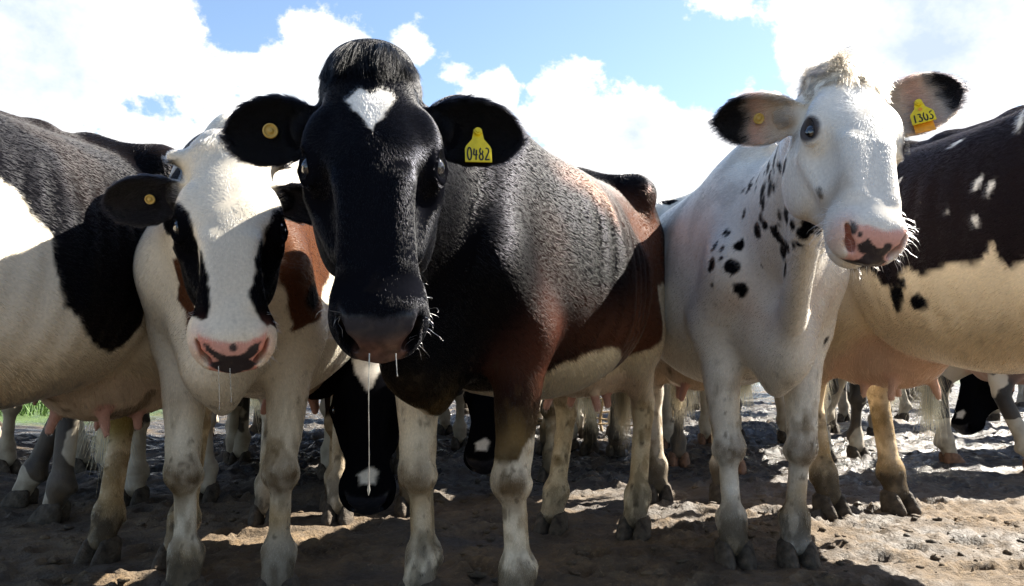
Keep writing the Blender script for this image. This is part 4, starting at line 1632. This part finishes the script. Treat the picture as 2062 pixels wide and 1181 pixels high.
def coat_D(V, N, fr):
    W = V + wobble(V, 71, .006, 40)
    C = np.tile(WHITE * 1.06, (len(V), 1)) * (1 + .07 * fbm(V, 6, 3, 28))[:, None]
    # grubby grey and tan shading of the coat itself
    k = sstep(.0, .7, fbm(V, 4.5, 4, 29)) * sstep(.55, .0, V[:, 0])
    C = lerp(C, np.array([.30, .28, .25]), k * .55)
    k = sstep(.1, .8, fbm(V, 9, 4, 33)) * sstep(.9, 1.3, V[:, 2])
    C = lerp(C, np.array([.16, .14, .12]), k * .35 * (V[:, 0] < .8))
    k = np.exp(-(((V[:, 0] - .82) / .12) ** 2 + ((V[:, 2] - .84) / .10) ** 2)) * .55
    C = lerp(C, np.array([.50, .36, .27]), k * (.7 + .6 * fbm(V, 14, 2, 3)))
    spots = [(1.005, -.167, 1.172, .022, 1.5), (1.10, -.175, 1.155, .022, 1.6), (1.188, -.18, 1.15, .020, 1.8), (1.181, -.174, 1.119, .016, 1.4), (1.268, -.179, 1.122, .022, 1.8), (1.33, -.16, 1.10, .022, 2.0),
             (1.299, -.133, 1.005, .024, 1.9), (1.256, -.15, 1.03, .018, 1.8), (1.20, -.15, 1.06, .024, 1.9), (1.14, -.16, 1.07, .017, 1.6), (.972, -.164, 1.092, .019, 1.5), (.95, -.17, 1.07, .012, 1.2),
             (.799, -.192, .970, .022, 1.7), (.800, -.159, .896, .021, 1.5), (.815, -.155, .915, .012, 1.2), (.704, -.216, .847, .011, 1.8), (-.36, -.15, 1.37, .022, .8), (.613, .208, .736, .014, 2.0),
             (1.30, -.12, .96, .019, 1.6), (1.26, -.13, .965, .015, 1.7), (1.22, -.135, .985, .013, 1.4), (1.34, -.10, .98, .016, 1.8), (.70, -.21, .80, .012, 1.5), (.71, -.2, .76, .010, 1.3), (1.05, -.17, 1.12, .013, 1.3),
             (.45, -.27, 1.05, .012, 1.0), (.10, -.34, 1.0, .010, 1.5), (1.09, -.16, 1.19, .014, 1.4), (1.24, -.17, 1.18, .013, 1.6), (1.16, -.165, 1.19, .012, 1.4)]
    for x, y, z, r, st in spots:
        d = np.sqrt(((W[:, 0] - x) / (1.0 if x < .9 else 2.4)) ** 2 + (W[:, 1] - y) ** 2 * .2 + ((W[:, 2] - z) / min(st, 1.5) - (W[:, 0] - x) * .10) ** 2) - r * (.92 if x < 1.15 else .62)
        C = patch(C, d, BLACK * 1.2, .0035)
    fr_ = np.random.default_rng(5)
    for i in range(64):
        x, z = .72 + .72 * fr_.random(), .90 + .34 * fr_.random()
        r = .0045 + .012 * fr_.random() ** 1.6
        sl = fr_.normal(0, .2)
        d = np.sqrt(((W[:, 0] - x) / (1 + 1.2 * (x > .9))) ** 2 + ((W[:, 2] - z) / 1.5 - (W[:, 0] - x) * sl) ** 2) - r
        C = patch(C, np.where(V[:, 1] < -.04, d, 1), BLACK * 1.3, .003)
    t, y, z = head_coords(fr, W)
    C = patch(C, np.where(in_head(fr, V) > .3, np.sqrt(((t - .368) / 1.7) ** 2 + (y + .083) ** 2 + .2 * (z + .07) ** 2) - .010, 1), BLACK * 1.5, .003)
    C = lerp(C, np.array([.36, .27, .18]), np.exp(-(((t - .40) / .04) ** 2 + ((y + .068) / .016) ** 2)) * .6 * (in_head(fr, V) > .3))
    C = lerp(C, np.array([.05, .042, .045]), sstep(1.25, .9, eye_inner(fr, V)) * .95)
    for sg in (1, -1):
        m, al, cc = ear_mask(fr, V, sg)
        C = lerp(C, np.array([.34, .27, .21]), m * .85)
        C = lerp(C, np.array([.55, .22, .15]), m * np.exp(-((al - .55) / .12) ** 2) * .45)
        edge = al + .06 * fbm(V, 30, 2, 5) - .06 * (sg < 0) * -1
        C = lerp(C, np.array([.012, .011, .012]), m * sstep(.70 if sg > 0 else .60, .80 if sg > 0 else .72, edge))

    def padc(V, t, y, z):
        c = np.tile(PINK * np.array([1.02, .98, 1.0]), (len(V), 1))
        p = [(-.030, -.020), (-.018, -.012), (-.004, -.022), (.012, -.026), (.022, -.012), (.034, -.014), (.036, -.028), (.030, -.040), (.040, -.060), (.030, -.080), (0, -.092), (-.034, -.096), (-.046, -.086), (-.034, -.072),
             (-.022, -.058), (-.016, -.044), (-.030, -.040), (-.036, -.030)]
        w = wobble(V, 6, .005, 55)
        c = patch(c, poly_sd(p, y + w[:, 0], z + w[:, 1]), np.array([.035, .028, .030]), .0018)
        for a, b, r in ((-.040, -.008, .005), (-.052, -.072, .004), (-.058, -.004, .011), (.060, -.010, .007)):
            c = patch(c, np.sqrt((y - a) ** 2 + (z - b) ** 2) - r, np.array([.04, .032, .035]), .0018)
        return c
    tt, yy, zz = head_coords(fr, V)
    k = np.exp(-(((tt - .515) / .03) ** 2 + ((np.abs(yy) - .064) / .020) ** 2 + ((zz + .035) / .04) ** 2)) * .8
    C = lerp(C, PINK * np.array([1.05, .85, .80]), k)
    return finish(V, N, fr, C, 81, .92, padc, .8, .85)


def coat_E(V, N, fr):
    W = V + wobble(V, 91, .010, 20) + wobble(V, 93, .007, 62)
    xs = [-1.0, -.75, -.45, -.30, -.12, -.034, .026, .072, .139, .222, .316, .352, .373, .398, .426, .455, .7, 1.0]
    zs = [.80, .80, .86, .93, .913, .856, .836, .897, .876, .893, .901, .941, .896, .873, .878, .91, .95, .9]
    e = np.interp(W[:, 0], xs, zs)
    C = np.tile(np.array([.62, .50, .34]), (len(V), 1)) * (1 + .10 * fbm(V, 6, 3, 38))[:, None]
    dk = lerp(np.tile(np.array([.012, .0085, .009]), (len(V), 1)), np.array([.028, .015, .012]), sstep(-.3, .6, fbm(V, 4, 3, 5)) * sstep(1.4, 1.0, V[:, 2]))
    C = lerp(C, dk, sstep(-.006, .006, W[:, 2] - e))
    W2 = V + wobble(V, 95, .004, 55)
    for x, z, r, st, sl in ((.127, 1.286, .014, 1.0, 1.5), (.333, 1.318, .010, 5.0, -.9), (.291, 1.127, .011, 1.8, .6), (.333, 1.109, .010, 2.2, .5), (.304, 1.02, .010, 1.5, -.8), 
                            (.22, 1.06, .005, 1.5, 0), (-.05, 1.2, .008, 1.4, .5)):
        d = np.sqrt(((W2[:, 0] - x) - sl * (W2[:, 2] - z) * .5) ** 2 + ((W2[:, 2] - z) / st) ** 2) - r
        C = patch(C, np.where(V[:, 1] < 0, d, 1), WHITE, .003)
    for x, z, r in ((.121, .791, .026), (.03, .82, .03), (.02, .79, .022), (.06, .86, .02)):
        d = np.sqrt(((W2[:, 0] - x) / 1.2) ** 2 + (W2[:, 2] - z) ** 2) - r
        C = patch(C, np.where(V[:, 1] < 0, d, 1), BLACK * 1.4, .004)
    C, g, h = finish(V, N, fr, C, 101, 1.0, lambda V, t, y, z: np.tile(np.array([.05, .03, .028]), (len(V), 1)), .9, .6)
    d_u = np.sqrt(((V[:, 0] + .42) / .34) ** 2 + (V[:, 1] / .25) ** 2 + ((V[:, 2] - .62) / .22) ** 2)
    C = lerp(C, np.array([.50, .33, .25]), sstep(1.15, .8, d_u + .1 * fbm(V, 7, 2, 4)) * .8)
    return C, g, h


# ------------------------------------------------------------------ coat hair of the near cows
FUR_SCALE = 1.0


def grow_fur(fr, cow, count, head_boost=3.0, tuft=None, whisk=None, front_only=None):
    V, F, N, C = fr['V'], fr['F'], fr['N'], fr['C']
    Vw = V * cow.sc
    camL = cow.local((0, 0, CAM_H))
    view = camL - V
    dist = np.linalg.norm(view, axis=1)
    facing = (view * N).sum(1) / dist
    w = fr['hairy'] * (1 + (head_boost - 1) * in_head(fr, V))
    w = w * np.where(facing > -.35, 1.0, .08)
    w = w * np.clip((1.6 / dist) ** 1.3, .15, 1.6)
    n = int(count * FUR_SCALE)
    P, Nn, Cc, _ = sample_surface(V, F, N, C, w, n)
    d = lay_direction(fr, P, Nn)
    hm = in_head(fr, P)
    L = .014 + .004 * rng.random(n)
    L = L * (1 - .35 * hm)
    L *= np.where(P[:, 2] < .55, .75, 1.0)
    ragged = sstep(.80, .66, P[:, 2]) * (P[:, 0] < .4) * (P[:, 2] > .5)
    L *= 1 + .9 * ragged
    t, y, z = head_coords(fr, P)
    L *= np.where(hm > .5, 1 - .25 * sstep(.30, .52, t), 1.0)
    for sg in (1, -1):
        m, al, cc = ear_mask(fr, P, sg)
        L = np.where(m > .5, .024, L)
    dark = Cc.mean(1) < .08
    var = np.exp(rng.normal(0, .16, (n, 1)))
    rgb = np.clip(Cc * var, .002, .95)
    rgb = np.where(dark[:, None], np.maximum(rgb * .8, .0015), np.clip(rgb * 1.12, 0, .92))
    R = np.where(dark, .00028, .00030) * np.clip(np.linalg.norm(camL - P, axis=1) / 1.6, .8, 1.9)
    # locks: strands that lie together share a tone
    q = P - d * ((P * d).sum(1, keepdims=True)) * .86
    tone = vnoise(q, 330, 71) * .5 + vnoise(q, 150, 72) * .4
    amp = np.where(dark, .35, .28)
    rgb = np.clip(rgb * np.exp(tone * amp)[:, None], .001, .93)
    L *= 1 + .08 * vnoise(q, 120, 75)
    lift = np.full(n, .15) + .08 * rng.random(n)
    cl = [fur_curves('coat', P, d, Nn, L, R, rgb, 4, .02, lift)]
    if tuft:
        H, HR = fr['H'], fr['HR']
        wt = fr['hairy'] * 0
        tt, yy, zz = head_coords(fr, V)
        wt = ((tt > -.075) & (tt < tuft.get('t1', .055)) & (np.abs(yy) < .090) & (zz > -.075)).astype(float)
        k = tuft['n']
        P, Nn, Cc, _ = sample_surface(V, F, N, C, wt, k)
        tt, yy, zz = head_coords(fr, P)
        lock = np.stack([vnoise(P, 38, 5), vnoise(P, 38, 6), vnoise(P, 38, 7)], 1)
        d = HR[0] * tuft.get('down', 1.0) + HR[1] * (yy * tuft.get('spread', 6))[:, None] + lock * tuft.get('lock', .5)
        d += rng.normal(0, .10, d.shape)
        d /= np.linalg.norm(d, axis=1, keepdims=True)
        L = tuft['len'] * (.30 + .85 * rng.random(k)) * np.clip(1.05 - .8 * (np.abs(yy) / .085) ** 2, .25, 1) * np.clip(1 - tuft.get('fade', .75) * sstep(-.01, .055, tt), .2, 1) * (1 + .35 * vnoise(P, 60, 9))
        rgb = np.clip(np.array(tuft['rgb']) * np.exp(rng.normal(0, .22, (k, 1))), .003, .9)
        cl.append(fur_curves('forelock', P, d, Nn, L, np.full(k, .00034), rgb, 7, tuft.get('curl', .12), tuft.get('lift', .55) * np.ones(k), droop=np.full(k, tuft.get('droop', .3))))
    if whisk:
        tt, yy, zz = head_coords(fr, V)
        wt = ((tt > .435) & (tt < .545) & ((np.abs(yy) > .045) | (zz < -.07)) & (zz < .0)).astype(float) * (in_head(fr, V) > .3) * (fr['hairy'] > .5)
        k = whisk['n']
        P, Nn, Cc, _ = sample_surface(V, F, N, C, wt, k)
        d = np.array([0, 0, -.55]) + rng.normal(0, .28, (k, 3))
        L = whisk['len'] * (.35 + .8 * rng.random(k) ** 1.5)
        rgb = np.clip(np.array(whisk['rgb']) * np.exp(rng.normal(0, .15, (k, 1))), 0, .95)
        cl.append(fur_curves('whiskers', P, d, Nn, L, np.full(k, .00034), rgb, 7, .12, np.full(k, 1.3)))
    # lashes
    P, D_, N_ = [], [], []
    for yv in (1, -1):
        for a in np.linspace(.15 * math.pi, .95 * math.pi, 60):
            oc = np.array([.224, yv * .083, -.034])
            ax = np.array([0, yv * .8, .6])
            tb = np.array([0, -yv * .6, .8])
            p = oc + ax * (.044 - .006 * abs(math.cos(a))) + np.array([-.030 * math.cos(a), 0, 0]) * 1 + tb * .0165 * math.sin(a)
            # upper lid faces the poll: t decreases upwards in the face, use both
            P.append(fr['H'](*p))
            D_.append((ax + np.array([.55 - .4 * math.cos(a), 0, 0])) @ fr['HR'])
            N_.append(ax @ fr['HR'])
    P, D_, N_ = np.array(P), np.array(D_), np.array(N_)
    D_ += rng.normal(0, .12, D_.shape)
    k = len(P)
    cl.append(fur_curves('lashes', P, D_, N_, np.full(k, .015), np.full(k, .00032), np.tile(np.array(fr.get('lash', (.01, .01, .01))), (k, 1)), 5, .05, np.full(k, .2)))
    # tail switch
    if not fr['switch']:
        join_fur(fr['body'], cl)
        return
    tl = np.array(fr['tail'])
    k = 1500
    P = tl + rng.normal(0, .012, (k, 3)) * [1, 1, 6]
    Nn = unit_rows(P - tl + 1e-5)
    D_ = np.array([0, 0, -1.0]) + rng.normal(0, .12, (k, 3))
    cl.append(fur_curves('switch', P, D_, Nn, .10 + .12 * rng.random(k), np.full(k, .0006), np.clip(np.array([.20, .14, .075]) * np.exp(rng.normal(0, .25, (k, 1))), 0, .9), 7, .06, np.full(k, .1)))
    join_fur(fr['body'], cl)


def unit_rows(a):
    return a / np.maximum(np.linalg.norm(a, axis=1, keepdims=True), 1e-9)


FA = make_cow(cowA, poseA, 'black and white cow cut off by the left edge, flank and pink udder showing', coat_A, .016, .0105, group='cows crowding round the camera')
FB = make_cow(cowB, poseB, 'white-faced cow with black eye patches and pink and black nose', coat_B, group='cows crowding round the camera')
FC = make_cow(cowC, poseC, 'large black cow with white forehead star and yellow ear tag 0482', coat_C, group='cows crowding round the camera')
FD = make_cow(cowD, poseD, 'white cow with black neck spots and yellow ear tag 1305', coat_D, group='cows crowding round the camera')
FE = make_cow(cowE, poseE, 'dark brown cow with cream belly and pink udder, cut off by the right edge', coat_E, .016, .0105, group='cows crowding round the camera')

grow_fur(FA, cowA, 190000, 1.0)
grow_fur(FB, cowB, 210000, 3.0, tuft=dict(n=5000, len=.035, rgb=(.42, .37, .30), spread=5, lift=.35, droop=.2), whisk=dict(n=140, len=.030, rgb=(.75, .70, .62)))
grow_fur(FC, cowC, 460000, 3.0, tuft=dict(n=15000, len=.085, fade=.6, rgb=(.0025, .0024, .003), spread=2.0, lift=.30, droop=.18, t1=.055, curl=.05, lock=.42, down=1.2), whisk=dict(n=75, len=.032, rgb=(.5, .5, .5)))
grow_fur(FD, cowD, 250000, 3.0, tuft=dict(n=9000, len=.078, fade=.35, rgb=(.15, .125, .095), t1=.085, spread=8, lift=.30, droop=.3, lock=1.2, curl=.14), whisk=dict(n=230, len=.042, rgb=(.85, .82, .76)))
grow_fur(FE, cowE, 170000, 1.0)
print('fur done', time.time() - T0)

# ------------------------------------------------------------------ ear tags, drool
def tag_at(fr, cow, sgn, a, b, off):
    base, e, c, bd, el = ear_frame(fr, sgn)
    return base + e * a + bd * b + c * off, e, c


pos, e, c = tag_at(FC, cowC, 1, .118, .0, .006)
ear_tag(FC['root'], 'ear_tag', '0482', pos, wd(cowC, (1, .1, .0)), wd(cowC, (.16, .34, 1)), .052, .070)
pos, e, c = tag_at(FC, cowC, -1, .112, .0, .004)
ring_tag(FC['root'], pos, wd(cowC, (.35, -1, -.05)), .0145)
pos, e, c = tag_at(FB, cowB, -1, .115, .0, .004)
ring_tag(FB['root'], pos, wd(cowB, (.3, -1, -.1)), .012, M_TAG_B)
pos, e, c = tag_at(FD, cowD, 1, .118, .0, .008)
ear_tag(FD['root'], 'ear_tag', '1305', pos, wd(cowD, (1, -.36, .22)), wd(cowD, (-.06, .42, 1)), .050, .058)
ear_tag(FD['root'], 'ear_tag', None, pos + cowD.ldir((0, 1, 0)) * .004 + cowD.ldir((.15, -.3, -1)) * .020, wd(cowD, (1, -.3, .16)), wd(cowD, (-.03, .40, 1)), .042, .060, M_TAG_O, neck=True)
pos, e, c = tag_at(FD, cowD, -1, .100, .0, .004)
ring_tag(FD['root'], pos, wd(cowD, (.2, -1, -.3)), .0125)


def drool(fr, cow, pw, length, r, blob):
    p = cow.local(pw)
    zz = np.linspace(0, length, 26)
    pts = [p + np.array([.004 * math.sin(z * 21), .0045 * math.sin(z * 16 + 1) * (z / length), -z]) / cow.sc for z in zz]
    rad = [r * (1 + .35 * math.sin(z * 170) * math.sin(z * 57)) * (1.6 - .6 * min(1, z / (.15 * length))) + blob * math.exp(-((z - length * .955) / (.035 * length)) ** 2) for z in zz]
    rad[-1] = .0004
    link('drool_strand', tube_mesh('drool_strand', pts, rad), fr['root'], M_DROOL)


drool(FC, cowC, px(744, 712, 1.275), .216, .0007, .0019)
drool(FC, cowC, px(797, 712, 1.275), .035, .0007, .0008)
drool(FB, cowB, px(440, 738, 1.72), .090, .0007, .0008)
drool(FB, cowB, px(463, 742, 1.72), .070, .0006, .0007)

# ------------------------------------------------------------------ the herd behind
def herd_proto(pose, coat=None, fine=.011, coarse=.016):
    cw = Cow((0, 0, 0), (1, 0))
    V, F, fr = build_cow(cw, pose, fine, coarse, ear_th=.013)
    me = mesh_from('body', V, F)
    d = np.sqrt(((V[:, 0] + .46) / .29) ** 2 + (V[:, 1] / .21) ** 2 + ((V[:, 2] - .60) / .17) ** 2)
    b = me.attributes.new('bare', 'FLOAT', 'POINT')
    b.data.foreach_set('value', sstep(1.12, .86, d).astype(np.float32))
    if coat is not None:
        C, g, h = coat(V, None, fr)
        at = me.attributes.new('coat', 'FLOAT_COLOR', 'POINT')
        at.data.foreach_set('color', np.concatenate([np.clip(C, 0, 1), np.ones((len(V), 1))], 1).astype(np.float32).ravel())
        ag = me.attributes.new('gloss', 'FLOAT', 'POINT')
        ag.data.foreach_set('value', g.astype(np.float32))
        me.materials.append(HIDE)
    else:
        me.materials.append(HERD)
    k = 700
    tl = np.array(pose.get('tail', [(-.93, .01, .64)])[-1])
    P = tl + np.array([0, 0, .02]) + rng.normal(0, .012, (k, 3)) * [1, 1, 6]
    D_ = np.array([0, 0, -1.0]) + rng.normal(0, .14, (k, 3))
    cu = fur_curves('switch', P, D_, unit_rows(P - tl), .2 + .2 * rng.random(k), np.full(k, .0012), np.clip(np.array([.45, .31, .15]) * np.exp(rng.normal(0, .25, (k, 1))), 0, .9), 6, .06, np.full(k, .1))
    return dict(me=me, fr=fr, cu=cu)


def herd_cow(proto, loc, heading, label, scale=1.0, hoof=None, group='cows of the herd standing behind'):
    root = bpy.data.objects.new('cow', None)
    col.objects.link(root)
    root.location = (loc[0], loc[1], 0)
    root.rotation_euler = (0, 0, math.atan2(heading[1], heading[0]))
    root.scale = (scale,) * 3
    tag(root, label, 'cow', group)
    if 'first' not in proto:
        body = link('body', proto['me'], root)
        join_fur(body, [proto['cu']])
        proto['first'] = body
    else:
        body = proto['first'].copy()
        col.objects.link(body)
        body.parent = root
        join_fur(body, [proto['cu']])
    fr = proto['fr']
    for nm, (x, y, d) in fr['feet'].items():
        h = link('hoof', hoof or HOOF, root)
        h.location = (x, y, -.006)
        h.scale = (1.05, 1.05, 1)
    for y in (1, -1):
        e = link('eye', EYE, root)
        e.location = fr['H'](.224, y * .1008, -.0205)
    return root


def coat_dark(V, N, fr):
    W = V + wobble(V, 131, .010, 22)
    C = np.tile(BLACK, (len(V), 1))
    C = patch(C, np.where(V[:, 0] < .85, W[:, 2] - .42, 1), WHITE * np.array([.85, .75, .6]), .008)
    t, y, z = head_coords(fr, V + wobble(V, 132, .006, 40))
    hm = in_head(fr, V) > .3
    C = patch(C, np.where(hm & (z > -.05), poly_sd([(.02, -.062), (.02, .058), (.10, .042), (.185, .0), (.10, -.046)], t, y), 1), WHITE, .006)
    C = patch(C, np.where(hm & (z > -.03), poly_sd([(.455, -.030), (.435, .015), (.445, .035), (.485, .030), (.49, -.02)], t, y), 1), WHITE, .006)
    return finish(V, N, fr, C, 140, 1.0, lambda V, t, y, z: np.tile(np.array([.014, .014, .02]), (len(V), 1)), np.where(V[:, 0] < .85, .9, 0.0), .7)


P_STAND = herd_proto(dict(poll=(1.22, .05, 1.36), muzzle=(1.62, .12, 1.02), face=(.8, 0, .6), ears=[((-.3, 1, 0), (1, 0, 0), .19), ((-.3, -1, 0), (1, 0, 0), .19)], hl=(.12, 0), hr=(-.10, 0), fl=(-.05, 0), fr=(.06, 0)))
P_WALK = herd_proto(dict(poll=(1.25, -.1, 1.22), muzzle=(1.62, -.2, .86), face=(.8, 0, .6), ears=[((-.3, 1, 0), (1, 0, 0), .19), ((-.3, -1, 0), (1, 0, 0), .19)], hl=(-.14, .02), hr=(.20, .02), fl=(.16, 0), fr=(-.14, 0), udder=1.2,
                         tail=[(-.90, 0, 1.27), (-.97, .02, 1.1), (-.96, .06, .85), (-.93, .05, .6)]))
P_DOWN = herd_proto(dict(poll=(1.12, 0.0, .72), muzzle=(1.36, 0.0, .19), head_scale=1.1, face=(1, 0, .4), ears=[((-.1, 1, -.25), (1, 0, 0), .19), ((-.1, -1, -.25), (1, 0, 0), .19)], fl=(.05, .02), fr=(-.04, -.02)), coat_dark, .008, .015)
print('protos', time.time() - T0)

herd_cow(P_DOWN, (-.70, 4.32), (.14, -1), 'black cow with lowered head and white nose patch, seen behind the drooling black cow')
herd_cow(P_DOWN, (.22, 5.25), (-.28, -1), 'black cow head-down beyond the white-socked left foreleg of cow 0482')
herd_cow(P_DOWN, (4.35, 6.15), (-1, -.30), 'black cow lowering its dark muzzle under the belly of the brown cow')
herd_cow(P_WALK, (-2.66, 3.75), (-1, .06), 'cow standing crosswise behind the udder of the leftmost cow')
herd_cow(P_STAND, (-.98, 5.4), (.15, -1), 'cow whose legs show between the forelegs of the white-faced cow')
herd_cow(P_WALK, (1.22, 5.65), (-.10, -1), 'cow facing us behind the white spotted cow', hoof=HOOF_TAN)
herd_cow(P_STAND, (.62, 6.35), (.12, 1), 'cow turned away with tan tail switch between black cow and white cow')
herd_cow(P_WALK, (2.25, 6.9), (-1, -.25), 'cow crossing behind the white spotted cow and pink udder')
herd_cow(P_WALK, (3.45, 5.0), (1, -.05), 'cow whose pale leg and pink udder show at the right edge', hoof=HOOF_TAN)
far = [((-.25, 7.6), (1, .1), 'far cow standing crosswise behind the black cow, seen under its chest', P_STAND),
       ((-2.75, 4.75), (1, -.12), 'cow standing crosswise behind the leftmost cow, legs under its belly', P_STAND),
       ((-3.5, 6.4), (.6, .8), 'far cow turned away near the green meadow', P_WALK),
       ((-1.75, 6.9), (-1, .2), 'far cow walking left beyond the white-faced cow', P_WALK),
       ((-.95, 8.7), (.9, .3), 'far cow standing among legs left of the drooling black cow', P_STAND),
       ((4.3, 8.2), (-1, .1), 'far cow walking left beyond the wet slurry', P_WALK),
       ((.95, 8.9), (1, .1), 'farthest cow standing between black cow and white cow', P_STAND),
       ((2.75, 9.6), (-1, 0), 'farthest cow standing beyond the brown cow at the back of the yard', P_STAND),
       ((5.9, 7.6), (-.9, -.4), 'far cow walking in from beyond the right edge', P_WALK),
       ((4.9, 11.5), (1, .2), 'small distant cow standing at the back right of the yard', P_WALK),
       ((-2.6, 10.6), (1, -.1), 'small distant cow at the edge of the meadow', P_STAND),
       ((1.9, 12.2), (-1, .1), 'small distant cow behind the white spotted cow', P_WALK),
       ((6.6, 10.2), (-1, .05), 'small distant cow near the right edge', P_STAND),
       ((-1.75, 5.75), (.35, -1), 'cow facing us in the gap behind the udder of the leftmost cow', P_WALK),
       ((-1.58, 4.55), (-.05, -1), 'cow facing us between the leftmost cow and the white-faced cow', P_STAND),
       ((-4.1, 7.4), (1, .1), 'far cow standing crosswise in front of the green meadow', P_STAND),
       ((-3.2, 5.3), (.8, -.6), 'cow stepping up behind the leftmost cow at the left edge', P_WALK),
       ((-.62, 6.6), (.2, -1), 'cow facing us behind the lowered black head', P_STAND),
       ((.30, 7.9), (-.1, -1), 'cow facing us far behind the hind legs of the black cow', P_WALK),
       ((2.05, 6.05), (.15, -1), 'cow facing us between the white cow and the brown cow', P_STAND),
       ((2.95, 7.6), (-.2, -1), 'cow facing us behind the hind legs of the brown cow', P_WALK),
       ((5.7, 6.6), (-.5, -1), 'cow facing us near the right edge under the cream belly', P_STAND),
       ((3.9, 12.8), (1, .1), 'tiny distant cow on the skyline at right', P_STAND),
       ((6.1, 13.5), (-1, .1), 'tiny distant cow on the skyline at far right', P_WALK),
       ((.2, 12.9), (1, 0), 'tiny distant cow on the skyline in the middle', P_WALK)]
for loc, hd, lb, pr in far:
    herd_cow(pr, loc, hd, lb, group='cows far back in the yard')


# ------------------------------------------------------------------ brushwood hurdle and meadow grass
def hurdle():
    root = bpy.data.objects.new('brushwood_hurdle', None)
    col.objects.link(root)
    root.location = (.62, 7.25, 0)
    tag(root, 'low woven brushwood hurdle seen between the hind legs of the black cow', 'fence')
    m = simple_mat('dry_wood', (.34, .25, .14), .8, .2, var=.4, vscale=25, bump=.6)
    r = np.random.default_rng(4)
    for i in range(11):
        x = -.75 + .15 * i
        h = .42 + .10 * r.random()
        pts = [(x + .01 * r.normal(), .01 * r.normal(), z) for z in np.linspace(-.05, h, 5)]
        link('stake', tube_mesh('stake', pts, np.linspace(.014, .009, 5), 7), root, m)
    for k in range(7):
        z = .05 + .055 * k
        pts = [(x, .016 * (1 if (j + k) % 2 else -1), z + .008 * r.normal()) for j, x in enumerate(np.linspace(-.82, .82, 12))]
        link('rod', tube_mesh('rod', pts, np.full(12, .008), 6), root, m)


hurdle()


def meadow():
    r = np.random.default_rng(9)
    n = 9000
    x = -4.0 - 6.5 * r.random(n)
    y = 8.8 + 7 * r.random(n) ** 1.4
    h = .07 + .10 * r.random(n)
    a = r.random(n) * 6.28
    w = .006
    lean = r.normal(0, .35, (n, 2)) * h[:, None]
    z = ground_height(x.astype(np.float32), y.astype(np.float32))
    V = np.zeros((n, 4, 3))
    dx, dy = np.cos(a) * w, np.sin(a) * w
    V[:, 0] = np.stack([x - dx, y - dy, z - .01], 1)
    V[:, 1] = np.stack([x + dx, y + dy, z - .01], 1)
    V[:, 2] = np.stack([x + lean[:, 0] + dx * .3, y + lean[:, 1] + dy * .3, z + h], 1)
    V[:, 3] = np.stack([x + lean[:, 0] - dx * .3, y + lean[:, 1] - dy * .3, z + h], 1)
    F = np.arange(n * 4).reshape(n, 4)
    m = simple_mat('grass_blade', (.06, .12, .02), .6, .3, var=.4, vscale=4)
    o = link('grass', mesh_from('grass', V.reshape(-1, 3), F, False), None, m)
    tag(o, 'bright green meadow grass beyond the mud, seen between legs', 'grass', kind='stuff')


meadow()
print('script', time.time() - T0)
